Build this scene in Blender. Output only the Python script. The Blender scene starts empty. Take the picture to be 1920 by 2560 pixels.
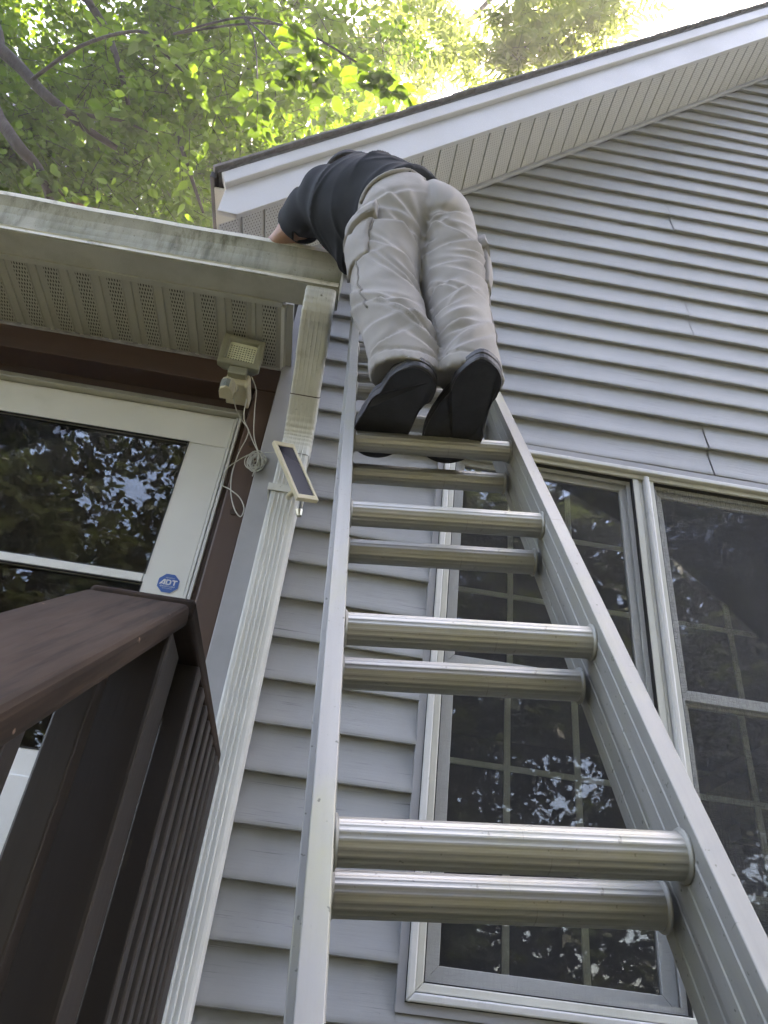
import bpy, math, random
import numpy as np
from mathutils import Matrix, Vector
random.seed(7)
rng = np.random.default_rng(11)
R_ = math.radians
scene = bpy.context.scene
COL = scene.collection

# ------------------------------------------------------------------ camera
cam_d = bpy.data.cameras.new('camera')
cam = bpy.data.objects.new('camera', cam_d)
COL.objects.link(cam)
cam_d.sensor_fit = 'HORIZONTAL'
cam_d.sensor_width = 36.0
cam_d.lens = 1850 / 1920 * 36.0
cam_d.clip_start = 0.02
cam_d.clip_end = 500
CR = ((0.985895, -0.131688, 0.103292), (0.160006, 0.560644, -0.812451), (0.049080, 0.817519, 0.573807))
CP = (-0.00393, -1.99737, -0.51975)
cam.matrix_world = Matrix(((CR[0][0], -CR[1][0], -CR[2][0], CP[0]),
                           (CR[0][1], -CR[1][1], -CR[2][1], CP[1]),
                           (CR[0][2], -CR[1][2], -CR[2][2], CP[2]), (0, 0, 0, 1)))
scene.camera = cam

# ------------------------------------------------------------------ sky, sun, exposure
SUN = Vector((0.45, 0.62, 1.02)).normalized()
elev = math.asin(SUN.z)
azim = math.atan2(SUN.x, SUN.y)
world = bpy.data.worlds.new('World')
scene.world = world
world.use_nodes = True
wn = world.node_tree
for n in list(wn.nodes):
    wn.nodes.remove(n)
sky = wn.nodes.new('ShaderNodeTexSky')
sky.sky_type = 'NISHITA'
sky.sun_disc = False
sky.sun_elevation = elev
sky.sun_rotation = azim
sky.altitude = 100
sky.air_density = 1.0
sky.dust_density = 3.0
sky.ozone_density = 1.0
bg = wn.nodes.new('ShaderNodeBackground')
bg.inputs['Strength'].default_value = 0.15
wo = wn.nodes.new('ShaderNodeOutputWorld')
wn.links.new(sky.outputs[0], bg.inputs[0])
wn.links.new(bg.outputs[0], wo.inputs[0])
sun_d = bpy.data.lights.new('sun', 'SUN')
sun_d.energy = 5.0
sun_d.angle = R_(0.5)
sun_d.color = (1.0, 0.965, 0.91)
sun = bpy.data.objects.new('sun', sun_d)
COL.objects.link(sun)
sun.location = (4, 6, 12)
sun.rotation_euler = SUN.to_track_quat('Z', 'Y').to_euler()
vs = scene.view_settings
vs.view_transform = 'Standard'
vs.look = 'None'
vs.gamma = 1.0
vs.use_curve_mapping = False
vs.exposure = 3.35
try:
    vs.use_white_balance = True
    vs.white_balance_temperature = 7900
    vs.white_balance_tint = 17
except Exception:
    pass
cy = scene.cycles
cy.max_bounces = 4
cy.diffuse_bounces = 2
cy.glossy_bounces = 3
cy.transmission_bounces = 3
cy.transparent_max_bounces = 12
cy.caustics_reflective = False
cy.caustics_refractive = False
cy.sample_clamp_indirect = 6.0
cy.use_adaptive_sampling = True
cy.adaptive_threshold = 0.03

# ------------------------------------------------------------------ material helpers
MATS = {}

class NT:
    def __init__(self, name):
        self.m = bpy.data.materials.new(name)
        self.m.use_nodes = True
        self.t = self.m.node_tree
        for n in list(self.t.nodes):
            self.t.nodes.remove(n)
        self.out = self.n('ShaderNodeOutputMaterial')
        MATS[name] = self.m

    def n(self, typ, **kw):
        nd = self.t.nodes.new(typ)
        for k, v in kw.items():
            setattr(nd, k, v)
        return nd

    def l(self, a, b):
        self.t.links.new(a, b)

    def val(self, sock, x):
        if hasattr(x, 'is_linked'):
            self.l(x, sock)
        else:
            sock.default_value = x

    def math(self, op, a, b=0.0, c=0.0):
        nd = self.n('ShaderNodeMath', operation=op)
        for i, x in enumerate((a, b, c)):
            self.val(nd.inputs[i], x)
        return nd.outputs[0]

    def coords(self, scale=(1, 1, 1), kind='Object'):
        tc = self.n('ShaderNodeTexCoord')
        mp = self.n('ShaderNodeMapping')
        mp.inputs['Scale'].default_value = scale
        self.l(tc.outputs[kind], mp.inputs[0])
        return mp.outputs[0]

    def noise(self, scale, stretch=(1, 1, 1), detail=4, rough=0.6):
        nd = self.n('ShaderNodeTexNoise')
        nd.inputs['Scale'].default_value = scale
        nd.inputs['Detail'].default_value = detail
        nd.inputs['Roughness'].default_value = rough
        self.l(self.coords(stretch), nd.inputs['Vector'])
        return nd.outputs[0]

    def ramp(self, fac, lo, hi, a=0.0, b=1.0):
        nd = self.n('ShaderNodeMapRange')
        nd.clamp = True
        self.val(nd.inputs[0], fac)
        nd.inputs[1].default_value = lo
        nd.inputs[2].default_value = hi
        nd.inputs[3].default_value = a
        nd.inputs[4].default_value = b
        return nd.outputs[0]

    def mix(self, fac, a, b):
        nd = self.n('ShaderNodeMix', data_type='RGBA')
        self.val(nd.inputs[0], fac)
        for s, x in ((nd.inputs[6], a), (nd.inputs[7], b)):
            if hasattr(x, 'is_linked'):
                self.l(x, s)
            else:
                s.default_value = (*x[:3], 1)
        return nd.outputs[2]

    def bsdf(self, color, rough=0.5, metal=0.0, spec=0.5, bump=None, bstr=0.3, bdist=0.002, coat=0.0):
        b = self.n('ShaderNodeBsdfPrincipled')
        if hasattr(color, 'is_linked'):
            self.l(color, b.inputs['Base Color'])
        else:
            b.inputs['Base Color'].default_value = (*color, 1)
        self.val(b.inputs['Roughness'], rough)
        self.val(b.inputs['Metallic'], metal)
        b.inputs['Specular IOR Level'].default_value = spec
        if coat:
            b.inputs['Coat Weight'].default_value = coat
        if bump is not None:
            bp = self.n('ShaderNodeBump')
            bp.inputs['Strength'].default_value = bstr
            bp.inputs['Distance'].default_value = bdist
            self.l(bump, bp.inputs['Height'])
            self.l(bp.outputs[0], b.inputs['Normal'])
        return b.outputs[0]

    def done(self, sh):
        self.l(sh, self.out.inputs['Surface'])
        return self.m


def simple(name, col, rough=0.5, metal=0.0, var=0.12, vs_=6.0, bump=0.2, bs=60, stretch=(1, 1, 1), dirt=None, spec=0.5, bdist=0.001):
    t = NT(name)
    dark = tuple(c * (1 - var) for c in col)
    lite = tuple(min(1, c * (1 + var)) for c in col)
    c = t.mix(t.ramp(t.noise(vs_, stretch), 0.3, 0.7), dark, lite)
    if dirt:
        dcol, ds, dst, lo, hi, amt = dirt
        f = t.ramp(t.noise(ds, dst, 6, 0.65), lo, hi, 0, amt)
        c = t.mix(f, c, dcol)
    r = t.ramp(t.noise(vs_ * 2.3, stretch), 0.3, 0.7, max(0, rough - 0.08), min(1, rough + 0.08))
    return t.done(t.bsdf(c, r, metal, spec, t.noise(bs, stretch, 3), bump, bdist))


# vinyl siding: stretched grain with fine dark hairline cracks
t = NT('siding')
base = t.mix(t.ramp(t.noise(3.0, (0.5, 1, 1)), 0.3, 0.7), (0.330, 0.336, 0.345), (0.380, 0.386, 0.394))
grain = t.noise(60, (0.09, 1, 1.6), 5, 0.7)
base = t.mix(t.ramp(grain, 0.62, 0.72, 0, 0.35), base, (0.16, 0.16, 0.175))
crk = t.math('MULTIPLY', t.ramp(t.noise(38, (0.13, 1, 9.0), 3, 0.55), 0.655, 0.69), t.ramp(t.noise(5, (1, 1, 1), 3), 0.42, 0.6))
base = t.mix(t.math('MULTIPLY', crk, 0.75), base, (0.10, 0.10, 0.11))
base = t.mix(t.ramp(t.noise(1.6, (1, 1, 0.5), 6, 0.65), 0.46, 0.75, 0, 0.6), base, (0.24, 0.25, 0.245))
base = t.mix(t.ramp(t.noise(160, (1, 1, 1), 2), 0.735, 0.76, 0, 0.5), base, (0.12, 0.12, 0.11))
t.done(t.bsdf(base, 0.55, 0, 0.4, t.noise(75, (0.08, 1, 1.5), 4), 0.5, 0.0012))

simple('corner_vinyl', (0.37, 0.37, 0.385), 0.5, dirt=((0.2, 0.21, 0.18), 5, (1, 1, 0.3), 0.6, 0.85, 0.35))
simple('white_paint', (0.74, 0.74, 0.72), 0.42, var=0.05, vs_=3, bump=0.08, dirt=((0.42, 0.43, 0.36), 4, (1, 1, 1), 0.58, 0.85, 0.4))
simple('rake_white', (0.45, 0.45, 0.45), 0.45, var=0.04, vs_=2, bump=0.05, dirt=((0.5, 0.5, 0.46), 3, (0.6, 1, 1), 0.58, 0.8, 0.35))
simple('window_vinyl', (0.62, 0.62, 0.57), 0.4, var=0.05, bump=0.05, dirt=((0.3, 0.31, 0.24), 7, (1, 1, 0.2), 0.58, 0.8, 0.5))
simple('window_white', (0.66, 0.66, 0.65), 0.32, var=0.04, bump=0.04)
simple('casing_grey', (0.36, 0.36, 0.38), 0.5, var=0.06, bump=0.05)
simple('sash_grey', (0.50, 0.51, 0.50), 0.5, var=0.06, bump=0.05)
simple('muntin', (0.85, 0.87, 0.83), 0.5, var=0.06, bump=0.05)
simple('black_gasket', (0.015, 0.015, 0.016), 0.6)
simple('drip_metal', (0.5, 0.49, 0.42), 0.4, 0.7, var=0.15, bump=0.1, dirt=((0.16, 0.15, 0.1), 6, (1, 1, 1), 0.5, 0.75, 0.6))
simple('dark_fascia', (0.035, 0.032, 0.03), 0.6)
simple('shingle', (0.15, 0.145, 0.14), 0.9, var=0.35, vs_=25, bump=0.8, bs=220, bdist=0.003)
simple('header_wood', (0.070, 0.038, 0.024), 0.6, var=0.25, vs_=5, bump=0.4, bs=40, stretch=(0.08, 1, 1))
simple('post_wood', (0.075, 0.043, 0.028), 0.5, var=0.35, vs_=7, bump=0.4, bs=45, stretch=(1, 1, 0.07))
simple('dark_wood', (0.05, 0.028, 0.018), 0.7, var=0.3, vs_=6, bump=0.3, stretch=(0.1, 1, 1))
simple('inner_door', (0.10, 0.04, 0.02), 0.5, var=0.3, vs_=6, stretch=(1, 1, 0.1))
# brown stained deck wood: grain along Y, pale scuffs
t = NT('deck_stain')
c = t.mix(t.ramp(t.noise(8, (1, 0.12, 1), 5), 0.3, 0.7), (0.020, 0.0130, 0.0090), (0.044, 0.0295, 0.0215))
c = t.mix(t.ramp(t.noise(55, (1, 0.06, 1), 4), 0.5, 0.62, 0, 0.75), c, (0.012, 0.009, 0.007))
c = t.mix(t.ramp(t.noise(4, (1, 0.5, 1), 5), 0.5, 0.75, 0, 0.4), c, (0.058, 0.042, 0.032))
c = t.mix(t.ramp(t.noise(55, (1, 0.6, 1), 2), 0.73, 0.77, 0, 0.55), c, (0.32, 0.22, 0.17))
t.done(t.bsdf(c, t.ramp(t.noise(15, (1, 0.2, 1)), 0.3, 0.7, 0.55, 0.8), 0, 0.10, t.noise(60, (1, 0.1, 1), 4), 0.5, 0.0012))
t = NT('deck_stain_upright')
c = t.mix(t.ramp(t.noise(8, (1, 1, 0.1), 5), 0.3, 0.7), (0.016, 0.0115, 0.009), (0.032, 0.022, 0.017))
c = t.mix(t.ramp(t.noise(30, (1, 1, 0.2), 5), 0.66, 0.74, 0, 0.35), c, (0.14, 0.115, 0.08))
t.done(t.bsdf(c, 0.5, 0, 0.5, t.noise(60, (1, 1, 0.08), 4), 0.5, 0.0012))
# gutter: white aluminium with algae streaks
t = NT('gutter_stained')
c = t.mix(t.ramp(t.noise(5), 0.3, 0.7), (0.42, 0.42, 0.36), (0.52, 0.52, 0.46))
tcg = t.n('ShaderNodeTexCoord'); sxg = t.n('ShaderNodeSeparateXYZ'); t.l(tcg.outputs['Object'], sxg.inputs[0])
zz = sxg.outputs[2]
low_ = t.ramp(zz, 1.462, 1.515, 1.0, 0.0)
top_ = t.ramp(zz, 1.545, 1.575, 0.0, 0.8)
band = t.math('MAXIMUM', low_, top_)
blot = t.ramp(t.noise(3.2, (1, 1, 0.4), 5, 0.6), 0.38, 0.66, 0.15, 1.0)
c = t.mix(t.math('MULTIPLY', t.math('MULTIPLY', band, blot), 0.95), c, (0.125, 0.12, 0.07))
c = t.mix(t.math('MULTIPLY', t.ramp(t.noise(2.1, (1, 1, 1), 4), 0.42, 0.64, 0, 0.75), t.ramp(zz, 1.45, 1.60, 1.0, 0.6)), c, (0.19, 0.195, 0.10))
f = t.math('MULTIPLY', t.ramp(t.noise(30, (1, 1, 0.07), 4, 0.65), 0.46, 0.66, 0, 0.8), t.ramp(t.noise(2.6), 0.35, 0.6))
c = t.mix(f, c, (0.10, 0.10, 0.06))
f = t.ramp(t.noise(110, (1, 1, 1), 2), 0.68, 0.74, 0, 0.7)
c = t.mix(f, c, (0.06, 0.055, 0.035))
t.done(t.bsdf(c, 0.5, 0, 0.4, t.noise(40), 0.15, 0.001))
simple('gutter_under', (0.50, 0.50, 0.46), 0.5, var=0.12, vs_=3, bump=0.05, dirt=((0.2, 0.2, 0.15), 5, (1, 1, 1), 0.5, 0.8, 0.5))
simple('gutter_rim', (0.66, 0.65, 0.57), 0.45, var=0.1, vs_=12, dirt=((0.14, 0.14, 0.08), 22, (0.6, 1, 1), 0.55, 0.72, 0.8))
# downspout
t = NT('downspout')
c = t.mix(t.ramp(t.noise(6), 0.3, 0.7), (0.58, 0.58, 0.55), (0.66, 0.66, 0.63))
c = t.mix(t.ramp(t.noise(4, (1, 1, 0.35), 6, 0.7), 0.54, 0.8, 0, 0.5), c, (0.36, 0.37, 0.27))
c = t.mix(t.ramp(t.noise(45, (1, 1, 0.3), 4), 0.70, 0.76, 0, 0.45), c, (0.25, 0.22, 0.16))
t.done(t.bsdf(c, 0.4, 0, 0.5, t.noise(30), 0.1, 0.001))
t = NT('elbow')
c = t.mix(t.ramp(t.noise(6), 0.3, 0.7), (0.58, 0.58, 0.54), (0.67, 0.67, 0.63))
c = t.mix(t.ramp(t.noise(11, (1, 1, 0.7), 7, 0.7), 0.54, 0.76, 0, 0.5), c, (0.27, 0.26, 0.20))
c = t.mix(t.ramp(t.noise(70, (1, 1, 1), 2), 0.69, 0.74, 0, 0.5), c, (0.12, 0.115, 0.09))
t.done(t.bsdf(c, 0.33, 0, 0.6, t.noise(14), 0.15, 0.002))


def perforated(name, col, strip, px, py, ha, hb, dark):
    t = NT(name)
    tc = t.n('ShaderNodeTexCoord')
    sx = t.n('ShaderNodeSeparateXYZ')
    t.l(tc.outputs['Object'], sx.inputs[0])
    x, y = sx.outputs[0], sx.outputs[1]
    row = t.math('FLOOR', t.math('DIVIDE', y, py))
    off = t.math('MULTIPLY', t.math('MODULO', t.math('ABSOLUTE', row), 2.0), 0.5)
    fx = t.math('SUBTRACT', t.math('FRACT', t.math('ADD', t.math('DIVIDE', x, px), off)), 0.5)
    fy = t.math('SUBTRACT', t.math('FRACT', t.math('DIVIDE', y, py)), 0.5)
    dx = t.math('MULTIPLY', fx, px / ha)
    dy = t.math('MULTIPLY', fy, py / hb)
    d = t.math('ADD', t.math('MULTIPLY', dx, dx), t.math('MULTIPLY', dy, dy))
    hole = t.math('LESS_THAN', d, 1.0)
    ins = t.math('MULTIPLY', t.math('GREATER_THAN', x, strip[0]), t.math('LESS_THAN', x, strip[1]))
    hole = t.math('MULTIPLY', hole, ins)
    nz = t.ramp(t.noise(7), 0.3, 0.75)
    c = t.mix(nz, tuple(v * 0.9 for v in col), col)
    c = t.mix(hole, c, dark)
    t.done(t.bsdf(c, 0.5, 0, 0.3))


perforated('soffit_rake', (0.55, 0.545, 0.53), (0.004, 0.082), 0.0125, 0.0125, 0.0021, 0.0030, (0.16, 0.15, 0.14))
perforated('soffit_porch', (0.50, 0.49, 0.44), (0.0, 0.046), 0.0092, 0.0165, 0.0023, 0.0055, (0.03, 0.03, 0.025))

# aluminium of the ladder (object z runs along the rail)
def alu(name, col, rough, stretch, stain, met, spka, bsc, bst):
    t = NT(name)
    c = t.mix(t.ramp(t.noise(30, stretch, 5), 0.3, 0.7), tuple(v * 0.82 for v in col), col)
    c = t.mix(t.ramp(t.noise(7, (1, 1, 0.6), 6, 0.7), 0.5, 0.75, 0, stain), c, (0.33, 0.33, 0.21))
    scr = t.ramp(t.noise(60, (0.25, 0.25, 3.0) if stretch[2] < 0.5 else (3.0, 0.25, 0.25), 3), 0.70, 0.74, 0, spka * 0.8)
    c = t.mix(scr, c, (0.14, 0.14, 0.12))
    spk = t.ramp(t.noise(120, (1, 1, 1), 2), 0.68, 0.72, 0, spka)
    c = t.mix(spk, c, (0.10, 0.10, 0.08))
    r = t.ramp(t.noise(40, stretch, 5), 0.25, 0.75, rough - 0.1, rough + 0.14)
    t.done(t.bsdf(c, r, t.ramp(t.noise(9, (1, 1, 0.5), 5), 0.4, 0.7, *met), 0.5, t.noise(bsc, stretch, 2), bst, 0.0008))

alu('alu_rail', (0.34, 0.34, 0.315), 0.58, (1, 1, 0.03), 0.7, (0.55, 0.25), 0.75, 90, 0.25)
alu('alu_rung', (0.42, 0.415, 0.38), 0.45, (0.012, 1, 1), 0.65, (0.85, 0.5), 0.45, 120, 0.4)
simple('alu_dull', (0.30, 0.30, 0.27), 0.6, 0.6)
simple('rubber', (0.02, 0.02, 0.02), 0.8)

# fabric
t = NT('khaki')
c = t.mix(t.ramp(t.noise(4, (1, 1, 0.6), 5), 0.3, 0.7), (0.265, 0.252, 0.238), (0.35, 0.337, 0.322))
t.done(t.bsdf(c, 0.9, 0, 0.15, t.noise(500, (1, 1, 1), 2), 0.15, 0.0005))
t = NT('khaki_seam')
t.done(t.bsdf((0.23, 0.215, 0.20), 0.9, 0, 0.1))
t = NT('shirt')
c = t.mix(t.ramp(t.noise(6, (1, 1, 1), 5), 0.3, 0.7), (0.011, 0.013, 0.015), (0.022, 0.025, 0.028))
t.done(t.bsdf(c, 0.85, 0, 0.2, t.noise(400, (1, 1, 1), 2), 0.15, 0.0005))
simple('skin', (0.36, 0.20, 0.14), 0.5, var=0.1, vs_=20, bump=0.1, bs=200)
simple('cap_cloth', (0.02, 0.022, 0.025), 0.85)
simple('shoe_rubber', (0.022, 0.023, 0.027), 0.55, var=0.3, vs_=18, bump=0.6, bs=60, dirt=((0.12, 0.11, 0.10), 30, (1, 1, 1), 0.7, 0.78, 0.5), bdist=0.002)
simple('shoe_leather', (0.018, 0.018, 0.02), 0.35, var=0.2, bump=0.2)
# plastics
simple('lamp_plastic', (0.31, 0.31, 0.24), 0.45, var=0.06, bump=0.05, dirt=((0.2, 0.2, 0.12), 14, (1, 1, 1), 0.55, 0.75, 0.4))
simple('cream_plastic', (0.62, 0.56, 0.40), 0.4, var=0.06, bump=0.05, dirt=((0.3, 0.27, 0.16), 14, (1, 1, 1), 0.58, 0.78, 0.4))
simple('led_yellow', (0.90, 0.92, 0.74), 0.25, var=0.08, vs_=40)
simple('led_dark', (0.10, 0.12, 0.05), 0.3)
simple('sensor_lens', (0.25, 0.28, 0.27), 0.3)
simple('wire_white', (0.55, 0.54, 0.48), 0.45, var=0.1)
simple('wire_black', (0.02, 0.02, 0.02), 0.5)
t = NT('solar_cell')
t.done(t.bsdf((0.012, 0.011, 0.018), 0.2, 0, 0.22))
simple('sticker_blue', (0.045, 0.13, 0.42), 0.4, var=0.05)
simple('sticker_white', (0.72, 0.74, 0.76), 0.4, var=0.03)
simple('bark', (0.020, 0.016, 0.011), 0.9, var=0.4, vs_=14, bump=0.9, bs=40, stretch=(1, 1, 0.3), bdist=0.01)
simple('room_wall', (0.40, 0.35, 0.28), 0.8)
simple('room_dark', (0.10, 0.09, 0.085), 0.9)
simple('lawn', (0.055, 0.058, 0.036), 0.95, var=0.4, vs_=3, bump=0.8, bs=30, bdist=0.03)
simple('concrete', (0.30, 0.29, 0.27), 0.9, var=0.2, vs_=5)


def glass_mat(name, tint, refl=1.0):
    t = NT(name)
    fr = t.n('ShaderNodeFresnel')
    fr.inputs[0].default_value = 1.5
    gl = t.n('ShaderNodeBsdfGlossy')
    gl.inputs['Roughness'].default_value = 0.015
    gl.inputs['Color'].default_value = (0.95, 0.96, 1, 1)
    bp = t.n('ShaderNodeBump')
    bp.inputs['Strength'].default_value = 0.02
    bp.inputs['Distance'].default_value = 0.006
    t.l(t.noise(4, (1, 1, 1), 2), bp.inputs['Height'])
    t.l(bp.outputs[0], gl.inputs['Normal'])
    tr = t.n('ShaderNodeBsdfTransparent')
    tr.inputs['Color'].default_value = (*tint, 1)
    mx = t.n('ShaderNodeMixShader')
    t.l(t.math('MINIMUM', t.math('MULTIPLY', fr.outputs[0], refl), 1.0), mx.inputs[0])
    t.l(tr.outputs[0], mx.inputs[1])
    t.l(gl.outputs[0], mx.inputs[2])
    t.done(mx.outputs[0])

glass_mat('window_glass', (0.92, 0.94, 0.94), 1.25)
glass_mat('door_glass', (0.6, 0.62, 0.6), 1.3)
# insect screen: a woven veil
def screen_mat(name, lo, hi):
    t = NT(name)
    w1 = t.noise(520, (1, 1, 0.06), 2)
    w2 = t.noise(520, (0.06, 1, 1), 2)
    f = t.ramp(t.math('MAXIMUM', w1, w2), 0.45, 0.72, lo, hi)
    f = t.math('MULTIPLY', f, t.ramp(t.noise(6), 0.25, 0.75, 0.75, 1.15))
    df = t.n('ShaderNodeBsdfDiffuse')
    df.inputs['Color'].default_value = (0.21, 0.21, 0.22, 1)
    tr = t.n('ShaderNodeBsdfTransparent')
    mx = t.n('ShaderNodeMixShader')
    t.l(f, mx.inputs[0])
    t.l(tr.outputs[0], mx.inputs[1])
    t.l(df.outputs[0], mx.inputs[2])
    t.done(mx.outputs[0])

screen_mat('screen_fine', 0.07, 0.12)
screen_mat('screen_coarse', 0.08, 0.34)


def leaf_mat(name, dark, lite, trans):
    t = NT(name)
    g = t.n('ShaderNodeNewGeometry')
    rnd = g.outputs['Random Per Island']
    c = t.mix(rnd, dark, lite)
    tcx = t.mix(rnd, tuple(v * 0.75 for v in trans), trans)
    df = t.n('ShaderNodeBsdfPrincipled')
    t.l(c, df.inputs['Base Color'])
    df.inputs['Roughness'].default_value = 0.5
    df.inputs['Specular IOR Level'].default_value = 0.3
    tl = t.n('ShaderNodeBsdfTranslucent')
    t.l(tcx, tl.inputs['Color'])
    mx = t.n('ShaderNodeMixShader')
    mx.inputs[0].default_value = 0.55
    t.l(df.outputs[0], mx.inputs[1])
    t.l(tl.outputs[0], mx.inputs[2])
    t.done(mx.outputs[0])

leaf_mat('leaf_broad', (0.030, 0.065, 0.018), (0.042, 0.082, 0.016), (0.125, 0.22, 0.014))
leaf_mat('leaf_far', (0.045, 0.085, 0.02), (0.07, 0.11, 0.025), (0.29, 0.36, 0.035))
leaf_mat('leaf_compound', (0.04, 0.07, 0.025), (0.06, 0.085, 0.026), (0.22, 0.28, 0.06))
leaf_mat('leaf_near_shade', (0.03, 0.065, 0.018), (0.042, 0.078, 0.02), (0.07, 0.125, 0.012))  # dimmer copy of the broad leaf: shade on near leaves put into the colour
leaf_mat('leaf_yard', (0.012, 0.020, 0.009), (0.022, 0.034, 0.014), (0.03, 0.04, 0.012))
M = MATS

# ------------------------------------------------------------------ mesh helpers
class MB:
    """collects shapes into one mesh"""
    def __init__(self):
        self.v = []; self.f = []; self.m = []

    def add(self, vs_, fs, mi=0):
        o = len(self.v)
        self.v += [tuple(p) for p in vs_]
        self.f += [tuple(i + o for i in q) for q in fs]
        self.m += [mi] * len(fs)
        return self

    def box(self, x0, x1, y0, y1, z0, z1, mi=0):
        vs_ = [(x, y, z) for z in (z0, z1) for y in (y0, y1) for x in (x0, x1)]
        return self.add(vs_, [(0, 2, 3, 1), (4, 5, 7, 6), (0, 1, 5, 4), (2, 6, 7, 3), (0, 4, 6, 2), (1, 3, 7, 5)], mi)

    def prism(self, poly, axis, a, b, mi=0):
        """poly of 2D points extruded along axis ('x': (y,z), 'y': (x,z), 'z': (x,y)) from a to b"""
        n = len(poly)
        def p(q, t):
            return {'x': (t, q[0], q[1]), 'y': (q[0], t, q[1]), 'z': (q[0], q[1], t)}[axis]
        vs_ = [p(q, a) for q in poly] + [p(q, b) for q in poly]
        fs = [tuple(range(n))[::-1], tuple(range(n, 2 * n))]
        fs += [(i, (i + 1) % n, n + (i + 1) % n, n + i) for i in range(n)]
        return self.add(vs_, fs, mi)

    def ring(self, x0, x1, z0, z1, w, y0, y1, mi=0):
        """mitred rectangular frame in the XZ plane"""
        o = [(x0, z0), (x1, z0), (x1, z1), (x0, z1)]
        i = [(x0 + w, z0 + w), (x1 - w, z0 + w), (x1 - w, z1 - w), (x0 + w, z1 - w)]
        for k in range(4):
            l = (k + 1) % 4
            self.prism([o[k], o[l], i[l], i[k]], 'y', y0, y1, mi)
        return self

    def tube(self, path, r, n=6, mi=0, cap=True):
        P = [Vector(p) for p in path]
        rr = r if isinstance(r, (list, tuple)) else [r] * len(P)
        vs_ = []; fs = []
        up = Vector((0.31, 0.17, 0.93))
        for i, p in enumerate(P):
            d = (P[min(i + 1, len(P) - 1)] - P[max(i - 1, 0)])
            d = d.normalized() if d.length > 1e-9 else Vector((0, 0, 1))
            a = d.cross(up)
            if a.length < 0.05:
                a = d.cross(Vector((1, 0, 0)))
            a.normalize(); b = d.cross(a)
            up = b.cross(d) if False else up
            for k in range(n):
                t_ = 2 * math.pi * k / n
                vs_.append(p + (a * math.cos(t_) + b * math.sin(t_)) * rr[i])
        for i in range(len(P) - 1):
            for k in range(n):
                l = (k + 1) % n
                fs.append((i * n + k, i * n + l, (i + 1) * n + l, (i + 1) * n + k))
        if cap:
            fs.append(tuple(range(n))[::-1])
            fs.append(tuple((len(P) - 1) * n + k for k in range(n)))
        return self.add(vs_, fs, mi)

    def build(self, name, mats, parent=None, smooth=False, loc=None):
        me = bpy.data.meshes.new(name)
        me.from_pydata(self.v, [], self.f)
        mats = mats if isinstance(mats, (list, tuple)) else [mats]
        for m in mats:
            me.materials.append(M[m])
        if any(self.m):
            me.polygons.foreach_set('material_index', self.m)
        if smooth:
            me.polygons.foreach_set('use_smooth', [True] * len(me.polygons))
        import bmesh
        bm = bmesh.new(); bm.from_mesh(me)
        bmesh.ops.recalc_face_normals(bm, faces=bm.faces)
        bm.to_mesh(me); bm.free()
        return link(name, me, parent, loc)


def link(name, me, parent=None, loc=None):
    o = bpy.data.objects.new(name, me)
    COL.objects.link(o)
    if loc is not None:
        o.location = loc
    if parent is not None:
        o.parent = parent
        if parent.type == 'EMPTY' and not parent.get('_local'):
            o.matrix_parent_inverse = Matrix.Translation(-parent.location)
    return o


def raw_mesh(name, V, F, mats, fm=None, smooth=False):
    """fast mesh from numpy arrays; F is (n,3) or (n,4)"""
    V = np.asarray(V, np.float32); F = np.asarray(F, np.int32)
    me = bpy.data.meshes.new(name)
    k = F.shape[1]
    me.vertices.add(len(V)); me.vertices.foreach_set('co', V.ravel())
    me.loops.add(F.size); me.loops.foreach_set('vertex_index', F.ravel())
    me.polygons.add(len(F))
    me.polygons.foreach_set('loop_start', np.arange(0, F.size, k, dtype=np.int32))
    me.polygons.foreach_set('loop_total', np.full(len(F), k, np.int32))
    for m in (mats if isinstance(mats, (list, tuple)) else [mats]):
        me.materials.append(M[m])
    if fm is not None:
        me.polygons.foreach_set('material_index', np.asarray(fm, np.int32))
    if smooth:
        me.polygons.foreach_set('use_smooth', np.ones(len(F), bool))
    me.update(calc_edges=True)
    me.validate()
    return me


def empty(name, loc, label, cat, group=None):
    o = bpy.data.objects.new(name, None)
    o.empty_display_size = 0.1
    COL.objects.link(o)
    o.location = loc
    return tag(o, label, cat, group)


def tag(o, label=None, cat=None, group=None, kind=None):
    if label: o['label'] = label
    if cat: o['category'] = cat
    if group: o['group'] = group
    if kind: o['kind'] = kind
    return o


def bev(o, w, seg=2, ang=35):
    b = o.modifiers.new('bevel', 'BEVEL')
    b.width = w; b.segments = seg; b.limit_method = 'ANGLE'; b.angle_limit = R_(ang)
    return o


GZ = -2.0
GLARE_HAZE = 0.0030
# ================================================================== ground
o = MB().add([(-60, -60, GZ), (60, -60, GZ), (60, 60, GZ), (-60, 60, GZ)], [(0, 1, 2, 3)]).build('ground', 'lawn')
tag(o, kind='structure')

# ================================================================== house
house = empty('house', (0, 0, GZ), 'grey vinyl sided gable house with white rake trim and porch eave', 'house')
SL = 1.0095                      # rake slope
S0 = 2.482                       # soffit line on the wall: z = SL*x + S0
XR = 3.2                         # ridge
SZ = lambda x: SL * x + S0
XM = 2 * XR
PITCH = 0.127
WX0, WX1, WZ0, WZ1 = 0.2797, 1.80, -0.476, 1.2623

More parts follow.
